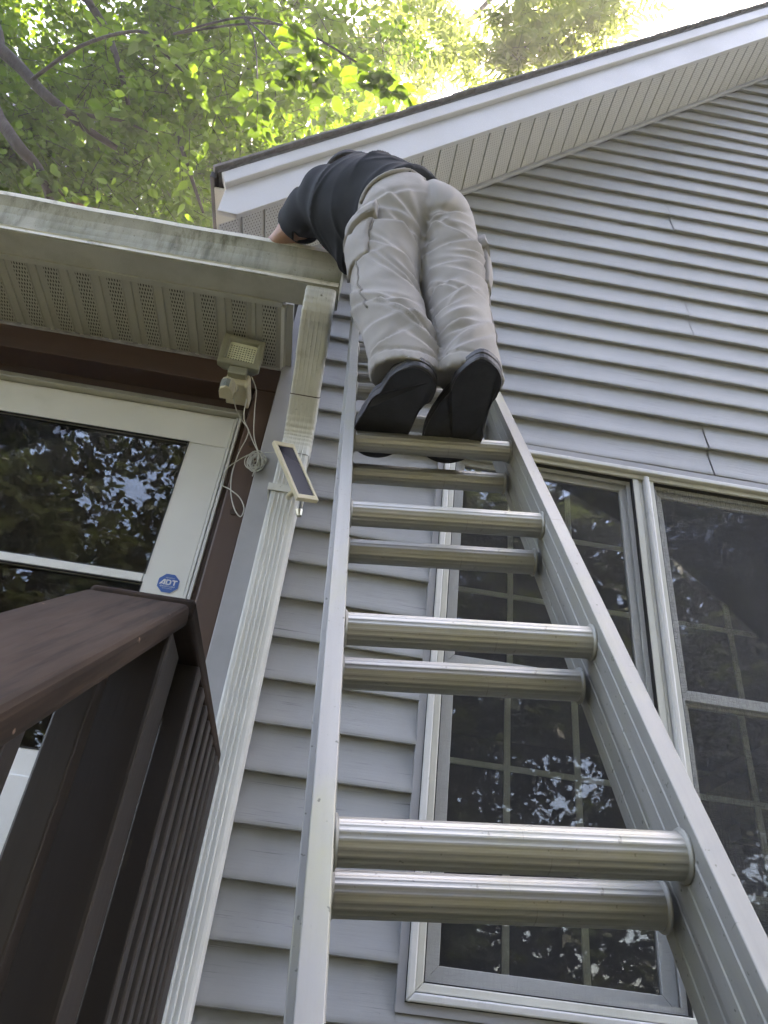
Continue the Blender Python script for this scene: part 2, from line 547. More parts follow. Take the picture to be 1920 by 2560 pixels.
b = MB()
b.box(-0.33, WX0 + 0.01, 0.015, 0.12, GZ, WZ1)
b.box(WX1 - 0.01, XM + 0.33, 0.015, 0.12, GZ, WZ1)
b.box(WX0 + 0.01, WX1 - 0.01, 0.015, 0.12, GZ, WZ0 + 0.01)
b.prism([(-0.33, WZ1), (XM + 0.33, WZ1), (XM + 0.33, SZ(-0.33)), (XR, SZ(XR)), (-0.33, SZ(-0.33))], 'y', 0.015, 0.12)
b.box(-0.33, -0.22, 0.12, 7, GZ, SZ(-0.33))
b.box(XM + 0.22, XM + 0.33, 0.12, 7, GZ, SZ(-0.33))
b.prism([(-0.33, GZ), (XM + 0.33, GZ), (XM + 0.33, SZ(-0.33)), (XR, SZ(XR)), (-0.33, SZ(-0.33))], 'y', 7, 7.1)
wall = b.build('wall', 'corner_vinyl', house)

# siding courses, each board a piece of its own
PROF = [(0.003, 0.004), (-0.003, -0.0165), (-0.001, -0.0192), (0.004, -0.0196), (0.012, -0.0185), (0.028, -0.0146), (0.046, -0.0108), (0.066, -0.0074),
        (0.088, -0.0044), (0.108, -0.0024), (0.122, -0.0016), (0.131, -0.0012)]

def siding(n, xl, xr, zmax=None, yo=0.0):
    z0 = n * PITCH
    if (z0 - S0) / SL > XR - 0.2:
        return
    pts = []
    for dz, y in PROF:
        z = z0 + dz
        if zmax is not None:
            z = min(z, zmax)
        pts.append((z, y + yo))
    m = MB()
    nx = max(2, int((xr - xl) / 0.2) + 1)
    ph = [random.uniform(0, 6.28) for _ in range(4)]
    vs_ = []
    ok = True
    for z, y in pts:
        a = max(xl, (z - S0 + 0.012) / SL)
        c = min(xr, XM - (z - S0 + 0.012) / SL)
        ok = ok and c > a + 0.01
        for q in range(nx):
            x = a + (c - a) * q / (nx - 1)
            wz = 0.0010 * math.sin(2.3 * x + ph[0]) + 0.0006 * math.sin(6.1 * x + ph[1])
            wy = 0.0011 * math.sin(3.1 * x + ph[2]) + 0.0006 * math.sin(8.3 * x + ph[3])
            vs_.append((x, y + wy, z + (wz if zmax is None else 0)))
    k = len(pts)
    fs = [(i * nx + q, i * nx + q + 1, (i + 1) * nx + q + 1, (i + 1) * nx + q) for i in range(k - 1) for q in range(nx - 1)]
    m.add(vs_, fs)
    if ok:
        m.build('siding_board', 'siding', wall).data.polygons.foreach_set('use_smooth', [i >= 3 * (nx - 1) for i in range(len(fs))])

JOINT = {10: 1.2995, 11: 1.2995, 16: 1.330, 17: 1.330, 22: 1.338, 23: 1.338}
for n in range(-15, 44):
    yo = random.uniform(-0.0008, 0.0008)
    if n == -4:
        siding(n, -0.24, WX0 + 0.002, None, yo)
        siding(n, WX0 + 0.003, WX1 - 0.003, WZ0 + 0.004, yo)
        siding(n, WX1 - 0.002, 6.7, None, yo)
    elif -4 < n < 10:
        siding(n, -0.24, WX0 + 0.004, None, yo)
        siding(n, WX1 - 0.004, 6.7, None, yo)
    elif n in JOINT:
        siding(n, -0.24, JOINT[n] - 0.0026, None, 0.0)
        siding(n, JOINT[n] + 0.0006, 6.7, None, -0.0022)
    else:
        siding(n, -0.24, 6.7, None, yo)

m = MB().box(-0.325, -0.237, -0.024, 0.014, GZ, 2.13)
bev(m.build('corner_board', 'corner_vinyl', house), 0.003)

# ---- window pair
win = MB().ring(WX0, WX1, WZ0, WZ1, 0.0225, -0.021, 0.03).build('window', 'casing_grey', house)
def wpart(name, mb, mat, bevel=0.0015):
    o = mb.build(name, mat, win)
    if bevel:
        bev(o, bevel)
    return o
wpart('outer_frame', MB().ring(WX0 + 0.0225, WX1 - 0.0225, WZ0 + 0.0225, WZ1 - 0.028, 0.019, -0.030, 0.03), 'window_white', 0.004)
wpart('gasket', MB().ring(WX0 + 0.0205, WX1 - 0.0205, WZ0 + 0.0205, WZ1 - 0.0265, 0.003, -0.0232, -0.018), 'black_gasket', 0)
wpart('inner_frame', MB().ring(WX0 + 0.0435, WX1 - 0.0435, WZ0 + 0.0435, WZ1 - 0.048, 0.019, -0.014, 0.075), 'window_vinyl', 0.003)
wpart('mullion_side', MB().box(0.988, 1.0085, -0.010, 0.07, -0.42, 1.195), 'window_vinyl')
wpart('mullion_bead', MB().box(1.0100, 1.0245, -0.004, 0.07, -0.42, 1.196), 'window_vinyl', 0.004)
wpart('mullion', MB().box(1.0258, 1.0462, -0.022, 0.07, -0.425, 1.210), 'window_white', 0.006)
wpart('mullion_side', MB().box(1.0476, 1.064, -0.010, 0.07, -0.42, 1.195), 'window_vinyl')
for (a, c, scr) in ((0.342, 0.988, 'screen_fine'), (1.064, 1.737, 'screen_coarse')):
    wpart('gasket', MB().ring(a, c, -0.414, 1.196, 0.004, -0.006, 0.02), 'black_gasket', 0)
    s = wpart('screen', MB().box(a + 0.004, c - 0.004, 0.008, 0.0082, -0.408, 1.19), scr, 0)
    wpart('screen_frame', MB().ring(a + 0.004, c - 0.004, -0.41, 1.192, 0.015, 0.0095, 0.016), 'sash_grey', 0)
    wpart('upper_sash', MB().ring(a + 0.006, c - 0.006, 0.392, 1.190, 0.034, 0.024, 0.044), 'sash_grey', 0.002)
    wpart('lower_sash', MB().ring(a + 0.006, c - 0.006, -0.412, 0.425, 0.040, 0.047, 0.066), 'sash_grey', 0.002)
    wpart('pane', MB().box(a + 0.038, c - 0.038, 0.033, 0.0335, 0.42, 1.16), 'window_glass', 0)
    wpart('pane', MB().box(a + 0.038, c - 0.038, 0.056, 0.0565, -0.38, 0.395), 'window_glass', 0)
    w = (c - a)
    for fx in (0.328, 0.645):
        xm = a + w * fx
        wpart('muntin', MB().box(xm - 0.009, xm + 0.009, 0.036, 0.043, 0.42, 1.16), 'muntin', 0)
        wpart('muntin', MB().box(xm - 0.009, xm + 0.009, 0.058, 0.065, -0.38, 0.39), 'muntin', 0)
    for z in (0.915, 0.662):
        wpart('muntin', MB().box(a + 0.036, c - 0.036, 0.0365, 0.0425, z - 0.008, z + 0.008), 'muntin', 0)
    for z in (0.124, -0.125):
        wpart('muntin', MB().box(a + 0.036, c - 0.036, 0.0585, 0.0645, z - 0.008, z + 0.008), 'muntin', 0)

# room behind the window
b = MB()
b.box(0.0, 0.05, 0.125, 4.5, -1, 1.75)
b.box(4.6, 4.65, 0.125, 4.5, -1, 1.75)
b.box(0.0, 4.65, 4.5, 4.55, -1, 1.75)
b.box(0.0, 4.65, 0.125, 4.55, 1.75, 1.8)
b.box(0.0, 4.65, 0.125, 4.55, -1.0, -0.95)
b.build('room_shell', 'room_dark', house)
b = MB().prism([(1.94, -0.94), (3.4, -0.94), (3.4, 1.45), (1.94, 0.60)], 'y', 1.5, 1.6)
b.build('stair_wall', 'room_wall', house)
b = MB().prism([(1.94, 0.60), (3.4, 1.45), (3.4, 1.53), (1.94, 0.68)], 'y', 1.46, 1.64)
b.build('stair_wall_cap', 'room_dark', house)
b = MB().box(2.02, 2.10, 1.40, 1.498, 0.38, 0.45)
b.box(2.10, 2.24, 1.40, 1.498, 0.38, 0.395)
b.build('wall_shelf', 'dark_wood', house)

# ---- rake: fascia, trim, soffit panels, shingles
YF = -0.3024
fas = MB().prism([(-0.584, SZ(-0.584)), (XR, SZ(XR)), (XR, SZ(XR) + 0.225), (-0.659, SZ(-0.659) + 0.225), (-0.657, 1.897)], 'y', YF, YF + 0.02)
bev(fas.build('rake_fascia', 'rake_white', house), 0.003)
trm = MB().prism([(-0.6600, SZ(-0.66) + 0.226), (XR, SZ(XR) + 0.226), (XR, SZ(XR) + 0.322), (-0.690, SZ(-0.69) + 0.322)], 'y', YF - 0.022, YF + 0.02)
bev(trm.build('rake_trim', 'rake_white', house), 0.004)
fr = MB()
for s in (1,):
    fr.prism([(XR, SZ(XR)), (XM + 0.66, SZ(-0.66)), (XM + 0.66, SZ(-0.66) + 0.322), (XR, SZ(XR) + 0.322)], 'y', YF, YF + 0.02)
fr.build('rake_fascia', 'rake_white', house)
ang = math.atan(SL)
# panel mesh: local x along slope, y toward the house, z up-normal
def panel_mesh(name, wflat, wtot, ylen, rise, mat):
    m = MB()
    prof = [(0, 0), (wflat, 0), (wflat + 0.0015, rise), (wtot - 0.0015, rise), (wtot, 0)]
    vs_ = []
    for x, z in prof:
        vs_ += [(x, 0, z), (x, ylen, z)]
    m.add(vs_, [(2 * i, 2 * i + 1, 2 * i + 3, 2 * i + 2) for i in range(len(prof) - 1)])
    me = bpy.data.meshes.new(name)
    me.from_pydata(m.v, [], m.f)
    me.materials.append(M[mat])
    return me
sp = panel_mesh('soffit_panel', 0.0885, 0.1016, 0.285, 0.006, 'soffit_rake')
pitchx = 0.1016 * math.cos(ang)
x = -0.6385
while x < XR - 0.08:
    o = link('soffit_panel', sp, house, (x, YF + 0.019, SZ(x) + 0.004))
    o.rotation_euler = (0, -ang, 0)
    x += pitchx
# channel where soffit meets the siding
m = MB().prism([(-0.33, SZ(-0.33) - 0.030), (XR, SZ(XR) - 0.030), (XR, SZ(XR) + 0.002), (-0.33, SZ(-0.33) + 0.002)], 'y', -0.034, -0.017)
bev(m.build('soffit_channel', 'corner_vinyl', house), 0.003)
# roof deck and shingles
m = MB()
for sgn in (0, 1):
    P = [(-0.70, SZ(-0.70) + 0.324), (XR, SZ(XR) + 0.324), (XR, SZ(XR) + 0.345), (-0.70, SZ(-0.70) + 0.345)]
    if sgn:
        P = [(XM - a, c) for a, c in P]
    m.prism(P, 'y', YF - 0.022, 7.4)
roof = m.build('roof', 'shingle', house)
sm = MB().prism([(-0.012, 0.0), (0.150, 0.012), (0.150, 0.022), (-0.012, 0.014)], 'y', 0, 0.33)
sme = None
x = -0.705
k = 0
while x < XR - 0.05:
    if sme is None:
        o = sm.build('shingle', 'shingle', roof); sme = o.data
    else:
        o = link('shingle', sme, roof)
    o.location = (x, YF - 0.034 - random.uniform(0, 0.006), SZ(x) + 0.346 + random.uniform(-0.002, 0.003))
    o.rotation_euler = (0, -ang + R_(3.5) + random.uniform(-0.015, 0.015), random.uniform(-0.01, 0.01))
    x += 0.140 * math.cos(ang)
# dark eave gutter running back from the rake's lower end
m = MB().prism([(-0.730, 2.085), (-0.708, 2.075), (-0.700, 2.12), (-0.730, 2.12)], 'y', YF - 0.012, 7.2)
bev(m.build('eave_gutter', 'dark_fascia', house), 0.004)
MB().box(-0.672, -0.33, 0.13, 7.0, 1.80, 1.82).build('eave_soffit', 'gutter_under', house)
MB().box(-0.7075, -0.600, YF + 0.021, 0.5, 2.06, 2.07).build('eave_return', 'gutter_under', house)

# ---- porch eave
ZS = 1.44
pp = MB()
prof = [(0, 0), (0.048, 0), (0.050, 0.004), (0.066, 0.004), (0.068, -0.003), (0.080, -0.003), (0.082, 0.004), (0.1025, 0.004), (0.1052, 0)]
vs_ = []
for px_, pz in prof:
    vs_ += [(px_, 0, pz), (px_, 0.30, pz)]
pme = bpy.data.meshes.new('soffit_panel')
pme.from_pydata(vs_, [], [(2 * i, 2 * i + 1, 2 * i + 3, 2 * i + 2) for i in range(len(prof) - 1)])
pme.materials.append(M['soffit_porch'])
x = -0.3975
i = 0
while x > -3.3:
    o = link('soffit_panel', pme, house, (x, -0.312, ZS))
    x -= 0.1052
MB().box(-3.3, -0.333, -0.318, -0.298, ZS - 0.004, 1.60).build('porch_fascia', 'gutter_under', house)
bev(MB().box(-0.3330, -0.3215, -0.300, -0.001, ZS - 0.006, 1.66).build('eave_end_board', 'white_paint', house), 0.002)
MB().prism([(-0.33, 1.60), (2.6, 2.15), (2.6, 2.20), (-0.33, 1.65)], 'x', -3.4, -0.345).build('porch_roof', 'shingle', house)
# gutter, K profile (y,z)
GP = [(-0.3195, 1.600), (-0.3195, 1.4425), (-0.4125, 1.4405), (-0.4155, 1.4440), (-0.4155, 1.4555), (-0.4185, 1.4600),
      (-0.4200, 1.480), (-0.4235, 1.510), (-0.4300, 1.538), (-0.4395, 1.560), (-0.4450, 1.572), (-0.4455, 1.588), (-0.4440, 1.5905), (-0.430, 1.5905), (-0.429, 1.583)]
GX0, GX1 = -3.5, -0.150
m = MB()
NXG = 60
vs_ = []
for j in range(NXG + 1):
    xg = GX0 + (GX1 - GX0) * j / NXG
    wob = 0.0022 * math.sin(xg * 5.3) + 0.0012 * math.sin(xg * 17)
    for q, (y, z) in enumerate(GP):
        f = 1.0 if q >= 6 else 0.25
        vs_.append((xg, y + wob * f, z + 0.3 * wob * f - 0.004 * (xg + 0.15) * 0))
K = len(GP)
fs = []; mi = []
for j in range(NXG):
    for q in range(K - 1):
        fs.append((j * K + q, (j + 1) * K + q, (j + 1) * K + q + 1, j * K + q + 1))
        mi.append(1 if q < 2 else (2 if (q in (3, 4) or q >= 10) else 0))
m.v = vs_; m.f = fs; m.m = mi
gut = m.build('gutter', ['gutter_stained', 'gutter_under', 'gutter_rim'], house, smooth=False)
sd = gut.modifiers.new('thickness', 'SOLIDIFY'); sd.thickness = 0.0015; sd.offset = 0
cap = [(y, z) for y, z in GP[1:12]] + [(-0.3195, 1.5885)]
bev(MB().prism(cap, 'x', GX1 - 0.001, GX1 + 0.003).build('gutter_end_cap', 'gutter_stained', gut), 0.001)
# a few dead leaves caught on the rim
for k, (lx, ly, lz) in enumerate(((-1.06, -0.437, 1.597), (-1.04, -0.434, 1.601), (-0.985, -0.436, 1.597))):
    m = MB()
    a = random.uniform(0, 3)
    u = Vector((math.cos(a), math.sin(a) * 0.4, 0.25)).normalized() * 0.02
    w_ = u.cross(Vector((0.2, 0.1, 1))).normalized() * 0.008
    c0 = Vector((lx, ly, lz))
    m.add([c0 - u, c0 + w_ + Vector((0, 0, .004)), c0 + u, c0 - w_ + Vector((0, 0, .005))], [(0, 1, 2), (0, 2, 3)])
    m.build('dead_leaf', 'dark_wood', gut)

# ---- downspout, 4 ribs on its face
def ds_profile(rib=0.0030):
    hw, hd = 0.0460, 0.0375
    front = [(-hw + 0.006, -hd)]
    for k in range(5):
        r = -0.0305 + 0.0134 * k
        front += [(r - 0.0026, -hd), (r - 0.0010, -hd - rib), (r + 0.0010, -hd - rib), (r + 0.0026, -hd)]
    front += [(hw - 0.010, -hd), (hw - 0.003, -hd + 0.0030), (hw, -hd + 0.010)]
    rest = [(hw, hd - 0.006), (hw - 0.006, hd), (-hw + 0.006, hd), (-hw, hd - 0.006), (-hw, -hd + 0.008), (-hw + 0.0018, -hd + 0.0022)]
    return front + rest
ds_elbow = lambda: ds_profile(0.0006)

def sweep(path, prof_fn, xc):
    """path of (y,z,scale) in a YZ plane; profile (x, n)"""
    rows = []
    for i, (y, z, s) in enumerate(path):
        y0, z0 = path[max(0, i - 1)][:2]; y1, z1 = path[min(len(path) - 1, i + 1)][:2]
        d = Vector((0, y1 - y0, z1 - z0)).normalized()
        nrm = Vector((0, d.z, -d.y))
        rows.append([Vector((xc + px_ * s, y, z)) + nrm * pn * s for px_, pn in prof_fn()])
    k = len(rows[0])
    m = MB()
    m.v = [tuple(p) for r in rows for p in r]
    for i in range(len(rows) - 1):
        for j in range(k):
            l = (j + 1) % k
            m.f.append((i * k + j, i * k + l, (i + 1) * k + l, (i + 1) * k + j))
            m.m.append(0)
    return m
XD = -0.2040
m = sweep([(-0.0635, GZ + 0.1, 1), (-0.0635, 0.0, 1), (-0.0635, 1.00, 1)], ds_profile, XD)
dsp = m.build('downspout', 'downspout', house)
def arc_path(pts, crimp_zone, n=60):
    # Catmull-like dense path with crimps
    P = [Vector((0, a, c)) for a, c in pts]
    out = []
    for i in range(len(P) - 1):
        p0 = P[max(0, i - 1)]; p1 = P[i]; p2 = P[i + 1]; p3 = P[min(len(P) - 1, i + 2)]
        for k in range(n // (len(P) - 1)):
            u = k / (n // (len(P) - 1))
            q = 0.5 * ((2 * p1) + (p2 - p0) * u + (2 * p0 - 5 * p1 + 4 * p2 - p3) * u * u + (3 * p1 - p0 - 3 * p2 + p3) * u ** 3)
            out.append(q)
    out.append(P[-1])
    res = []
    for i, q in enumerate(out):
        f = i / (len(out) - 1)
        s = 1.0
        if crimp_zone[0] < f < crimp_zone[1]:
            s = 1.0 + 0.016 * math.sin(f * 62)
        res.append((q.y, q.z, s))
    return res
low = arc_path([(-0.0635, 0.985), (-0.0635, 1.04), (-0.075, 1.085), (-0.108, 1.135), (-0.160, 1.190)], (0.15, 0.78), 64)
o = sweep([(y, z, s * 1.04) for y, z, s in low], ds_elbow, XD).build('elbow', 'elbow', dsp)
mid = arc_path([(-0.150, 1.180), (-0.21, 1.243), (-0.262, 1.300)], (2, 3), 20)
o = sweep([(y, z, s * 1.02) for y, z, s in mid], ds_elbow, XD).build('offset_tube', 'elbow', dsp)
up_ = arc_path([(-0.245, 1.282), (-0.300, 1.330), (-0.348, 1.368), (-0.368, 1.405), (-0.369, 1.4405)], (0.30, 0.85), 64)
o = sweep([(y, z, s * 1.07) for y, z, s in up_], ds_elbow, XD).build('elbow', 'elbow', dsp)
m = MB()
m.box(XD - 0.0545, XD + 0.0545, -0.1075, -0.1020, 0.822, 0.850)
m.box(XD - 0.0565, XD - 0.0500, -0.1075, -0.022, 0.822, 0.850)
m.box(XD + 0.0500, XD + 0.0565, -0.1075, -0.022, 0.822, 0.850)
bev(m.build('strap', 'elbow', dsp), 0.002)
for (ya, za, yb, zb, sc_) in ((-0.158, 1.188, -0.1605, 1.1905, 1.045), (-0.246, 1.2835, -0.248, 1.2855, 1.074), (-0.0635, 0.984, -0.0635, 0.986, 1.042)):
    sweep([(ya, za, sc_), (yb, zb, sc_)], ds_elbow, XD).build('joint_seam', 'dark_wood', dsp)
m = MB().tube([(XD + 0.006, -0.404, 1.4), (XD + 0.006, -0.4115, 1.4)], 0.003, 8)
m.build('rivet', 'drip_metal', dsp)

# ---- porch wall: header, post, storm door
bev(MB().box(-3.3, -0.326, 0.0, 0.10, 1.330, 1.438).build('header', 'header_wood', house), 0.003)
bev(MB().box(-3.3, -0.405, 0.092, 0.13, 1.20, 1.329).build('header_board', 'dark_wood', house), 0.002)
post = MB().box(-0.404, -0.3262, 0.003, 0.10, GZ, 1.329).build('door_post', 'post_wood', house)
bev(post, 0.006)
for z in (1.075, 0.79):
    MB().tube([(-0.362, 0.004, z), (-0.362, -0.001, z)], 0.0125, 14).build('wood_plug', 'dark_wood', post)
MB().box(-3.4, -2.0, 0.0, 0.12, GZ, 1.32).build('porch_wall', 'siding', house)
bev(MB().prism([(0.030, 1.224), (0.095, 1.224), (0.095, 1.254), (0.050, 1.254), (0.034, 1.246)], 'x', -2.0, -0.4255).build('drip_cap', 'drip_metal', house), 0.003)
DZ0 = -0.86
door = MB()
door.box(-2.0, -0.452, 0.058, 0.088, 1.083, 1.2235)
door.box(-0.587, -0.452, 0.058, 0.088, DZ0, 1.083)
door.box(-1.42, -1.29, 0.058, 0.088, DZ0, 1.083)
door.box(-1.29, -0.587, 0.058, 0.088, DZ0, -0.005)
door.box(-1.20, -0.68, 0.050, 0.058, -0.70, -0.075)
door = door.build('storm_door', 'white_paint', house)
bev(door, 0.004)
bev(MB().box(-1.29, -0.587, 0.056, 0.086, 0.5225, 0.552).build('mid_rail', 'white_paint', door), 0.003)
MB().box(-1.29, -0.586, 0.068, 0.069, 0.5525, 1.0835).build('glass', 'door_glass', door)
MB().box(-1.29, -0.586, 0.074, 0.075, -0.004, 0.522).build('glass', 'door_glass', door)
MB().ring(-1.294, -0.583, 0.5515, 1.0865, 0.0035, 0.0565, 0.066).build('gasket', 'black_gasket', door)
MB().ring(-1.294, -0.583, -0.007, 0.5235, 0.0035, 0.0565, 0.066).build('gasket', 'black_gasket', door)
MB().box(-0.612, -0.6095, 0.0562, 0.058, 0.56, 1.05).build('stile_groove', 'sash_grey', door) if False else None
bev(MB().box(-0.4505, -0.442, 0.050, 0.09, DZ0, 1.222).build('jamb', 'window_white', door), 0.002)
MB().box(-0.4420, -0.4365, 0.066, 0.09, DZ0, 1.222).build('jamb_gap', 'sash_grey', door)
bev(MB().box(-0.4365, -0.4262, 0.040, 0.09, DZ0, 1.2225).build('jamb', 'window_white', door), 0.002)
MB().box(-0.4262, -0.4040, 0.052, 0.095, DZ0, 1.2225).build('jamb', 'post_wood', door)
MB().box(-1.9, -0.46, 0.13, 0.15, DZ0, 1.2).build('inner_door', 'inner_door', house)
# octagonal yard-alarm sticker with lettering in relief
st = MB()
SCX, SCZ, SR = -0.5068, 0.5305, 0.0358
def octo(r, y0, y1, mi):
    P = [(SCX + r * math.cos(R_(22.5 + 45 * k)), SCZ + r * math.sin(R_(22.5 + 45 * k))) for k in range(8)]
    st.prism(P, 'y', y0, y1, mi)
octo(SR, 0.0566, 0.0578, 1)
octo(SR * 0.955, 0.0560, 0.0566, 0)
def glyph(polys, x0, z0, s, y0=0.0555, y1=0.0560):
    for P in polys:
        st.prism([(x0 + a * s, z0 + c * s) for a, c in P], 'y', y0, y1, 1)
# big bold A D T as polygons, one unit high
gA = [[(0.0, 0), (0.26, 0), (0.74, 0.72), (0.74, 1.0), (0.62, 1.0)], [(0.74, 0), (0.98, 0), (0.98, 1.0), (0.74, 1.0)], [(0.30, 0.10), (0.74, 0.10), (0.74, 0.28), (0.42, 0.28)]]
gD = [[(0, 0), (0.22, 0), (0.22, 1), (0, 1)], [(0.22, 0.80), (0.62, 0.80), (0.5, 1), (0.22, 1)], [(0.22, 0), (0.5, 0), (0.62, 0.20), (0.22, 0.20)],
      [(0.5, 1), (0.62, 0.80), (0.66, 0.6), (0.90, 0.68), (0.78, 0.92)], [(0.66, 0.6), (0.66, 0.4), (0.90, 0.32), (0.90, 0.68)], [(0.66, 0.4), (0.62, 0.2), (0.5, 0), (0.78, 0.08), (0.90, 0.32)]]
gT = [[(0, 0.78), (0.86, 0.78), (0.86, 1), (0, 1)], [(0.32, 0), (0.56, 0), (0.56, 0.78), (0.32, 0.78)]]
s_ = 0.0180
glyph(gA, SCX - 0.0275, SCZ - 0.0055, s_)
glyph(gD, SCX - 0.0082, SCZ - 0.0055, s_)
glyph(gT, SCX + 0.0098, SCZ - 0.0055, s_)
def small_text(body, x0, z0, size):
    cu = bpy.data.curves.new('lettering', 'FONT')
    cu.body = body; cu.size = size; cu.align_x = 'CENTER'
    ob = bpy.data.objects.new('lettering', cu); COL.objects.link(ob)
    bpy.context.view_layer.update()
    me = bpy.data.meshes.new_from_object(ob)
    vs2 = [(x0 + v.co.x, 0.0554, z0 + v.co.y) for v in me.vertices]
    st.add(vs2, [tuple(p.vertices) for p in me.polygons], 1)
    bpy.data.objects.remove(ob); bpy.data.curves.remove(cu); bpy.data.meshes.remove(me)
small_text('800.ADT.ASAP', SCX, SCZ - 0.0135, 0.0072)
small_text('SECURED BY', SCX + 0.002, SCZ + 0.0165, 0.0048)
small_text('ALARM SYSTEM', SCX, SCZ - 0.0195, 0.0042)
st.build('alarm_sticker', ['sticker_blue', 'sticker_white'], door)

# black cable on the eave end board
MB().tube([(-0.3200, -0.298, 1.452), (-0.3195, -0.24, 1.472), (-0.3190, -0.16, 1.468), (-0.3190, -0.08, 1.452), (-0.3190, -0.025, 1.445)], 0.0016, 5).build('eave_cable', 'wire_black', house)

# ================================================================== deck + railing
dk = MB().box(-3.0, -0.20, -1.10, -0.02, -1.10, -0.95)
for xx in (-2.9, -1.6, -0.30):
    dk.box(xx, xx + 0.09, -1.08, -0.99, GZ, -1.10)
deck = dk.build('porch_deck', 'deck_stain')
tag(deck, 'brown stained porch deck in front of the storm door', 'deck')

rail = empty('deck_railing', (-0.26, -1.0, -0.95), 'dark brown wooden porch railing with sloping stair handrail in left foreground', 'railing')
o = MB().box(-0.335, -0.190, -1.058, -0.335, -0.086, -0.056).build('level_handrail', 'deck_stain', rail)
bev(o, 0.007, 3)
th = R_(34.0)
LEN = 1.45
o = MB().box(-0.0725, 0.0725, -LEN, 0.0, -0.032, 0.0).build('stair_handrail', 'deck_stain', rail)
bev(o, 0.009, 3)
o.location = (-0.2665, -1.063, -0.068)
o.rotation_euler = (th, 0, 0)
o.matrix_parent_inverse = Matrix.Translation(-rail.location)
bev(MB().box(-0.305, -0.212, -1.048, -0.952, GZ, -0.100).build('newel_post', 'deck_stain_upright', rail), 0.005)
bev(MB().box(-0.275, -0.186, -0.425, -0.338, -0.95, -0.0865).build('end_post', 'deck_stain_upright', rail), 0.005)
bev(MB().box(-0.262, -0.224, -0.951, -0.426, -0.175, -0.0865).build('top_rail', 'deck_stain', rail), 0.003)
bal = None
def baluster(x0, y0, zt, zb, w=0.036):
    o = MB().box(x0, x0 + w, y0, y0 + w, zb, zt).build('baluster', 'deck_stain_upright', rail)
    bev(o, 0.003)
for y in (-0.905, -0.818, -0.734, -0.655, -0.575, -0.495):
    baluster(-0.2235, y, -0.092, -0.92)
for y in (-1.128, -1.325, -1.45, -1.575):
    zt = -0.068 - 0.034 / math.cos(th) + (y + 1.063) * math.tan(th)
    baluster(-0.2995, y, zt + 0.004, GZ, 0.038)

# ================================================================== extension ladder
A0 = Vector(CP) + Vector((0.0335, 0.6873, 0.1309))
e = Vector((-0.0479, 0.4666, 0.8830)).normalized()
xv = Vector((0.9967, -0.0719, 0.0382)).normalized()
xv = (xv - e * xv.dot(e)).normalized()
yv = e.cross(xv).normalized()
K0 = 5.95
base = A0 - e * (0.3048 * K0) + xv * 0.155
ladder = bpy.data.objects.new('extension_ladder', None)
COL.objects.link(ladder)
ladder.empty_display_size = 0.2
ladder['_local'] = 1
tag(ladder, 'aluminium extension ladder with paired rungs leaning against the house', 'ladder')
ladder.matrix_world = Matrix(((xv.x, yv.x, e.x, base.x), (xv.y, yv.y, e.y, base.y), (xv.z, yv.z, e.z, base.z), (0, 0, 0, 1)))

def channel(side, xin, yc, z0, z1, hd=0.033, fl=0.0205):
    """C-channel rail, web on the inner side, flanges outwards"""
    s = side
    o_ = [(0, -hd), (fl, -hd), (fl, -hd + 0.006), (fl - 0.003, -hd + 0.006), (fl - 0.003, -hd + 0.0032), (0.0028, -hd + 0.0032),
          (0.0028, hd - 0.0032), (fl - 0.003, hd - 0.0032), (fl - 0.003, hd - 0.006), (fl, hd - 0.006), (fl, hd), (0, hd),
          (0, 0.0155), (-0.0009, 0.0140), (-0.0009, 0.0120), (0, 0.0105), (0, -0.0105), (-0.0009, -0.0120), (-0.0009, -0.0140), (0, -0.0155)]
    P = [(s * (xin + a), yc + c) for a, c in o_]
    m = MB()
    n = len(P)
    segs = [z0 + (z1 - z0) * k / 2 for k in range(3)]
    for z in segs:
        m.v += [(a, c, z) for a, c in P]
    for k in range(2):
        for i in range(n):
            j = (i + 1) % n
            m.f.append((k * n + i, k * n + j, (k + 1) * n + j, (k + 1) * n + i)); m.m.append(0)
    m.f.append(tuple(range(n))); m.m.append(0)
    m.f.append(tuple(range(2 * n, 3 * n))); m.m.append(0)
    return m
ZR = lambda k: (k + K0) * 0.3048
for s in (-1, 1):
    bev(channel(s, 0.155, 0.0, ZR(-4.6), ZR(8.75)).build('front_rail', 'alu_rail', ladder), 0.0012, 2)
    bev(channel(s, 0.1635, 0.0695, 0.06, ZR(8.35)).build('rear_rail', 'alu_rail', ladder), 0.0012, 2)
    f = MB().box(s * 0.17 - 0.025, s * 0.17 + 0.025, 0.03, 0.11, 0.0, 0.03)
    f.box(s * 0.17 - 0.006, s * 0.17 + 0.006, 0.05, 0.09, 0.03, 0.12)
    bev(f.build('foot', 'rubber', ladder), 0.004)
# fluted rung
rm = MB()
NR = 72
vs_ = []
for xx in (-0.1545, 0.1545):
    for k in range(NR):
        a = 2 * math.pi * k / NR
        r = 0.0200 + (0.00022 if (k // 2) % 2 else -0.00022)
        if math.sin(a) > 0.9:
            r *= 0.985
        vs_.append((xx, r * math.cos(a), r * math.sin(a)))
rm.v = vs_
rm.f = [(k, (k + 1) % NR, NR + (k + 1) % NR, NR + k) for k in range(NR)]
rm.m = [0] * NR
collar = None
def lathe_x(m, prof, n=32):
    o0 = len(m.v)
    for x_, r_ in prof:
        for k in range(n):
            a = 2 * math.pi * k / n
            m.v.append((x_, r_ * math.cos(a), r_ * math.sin(a)))
    for i in range(len(prof) - 1):
        for k in range(n):
            l = (k + 1) % n
            m.f.append((o0 + i * n + k, o0 + i * n + l, o0 + (i + 1) * n + l, o0 + (i + 1) * n + k)); m.m.append(0)
collars = []
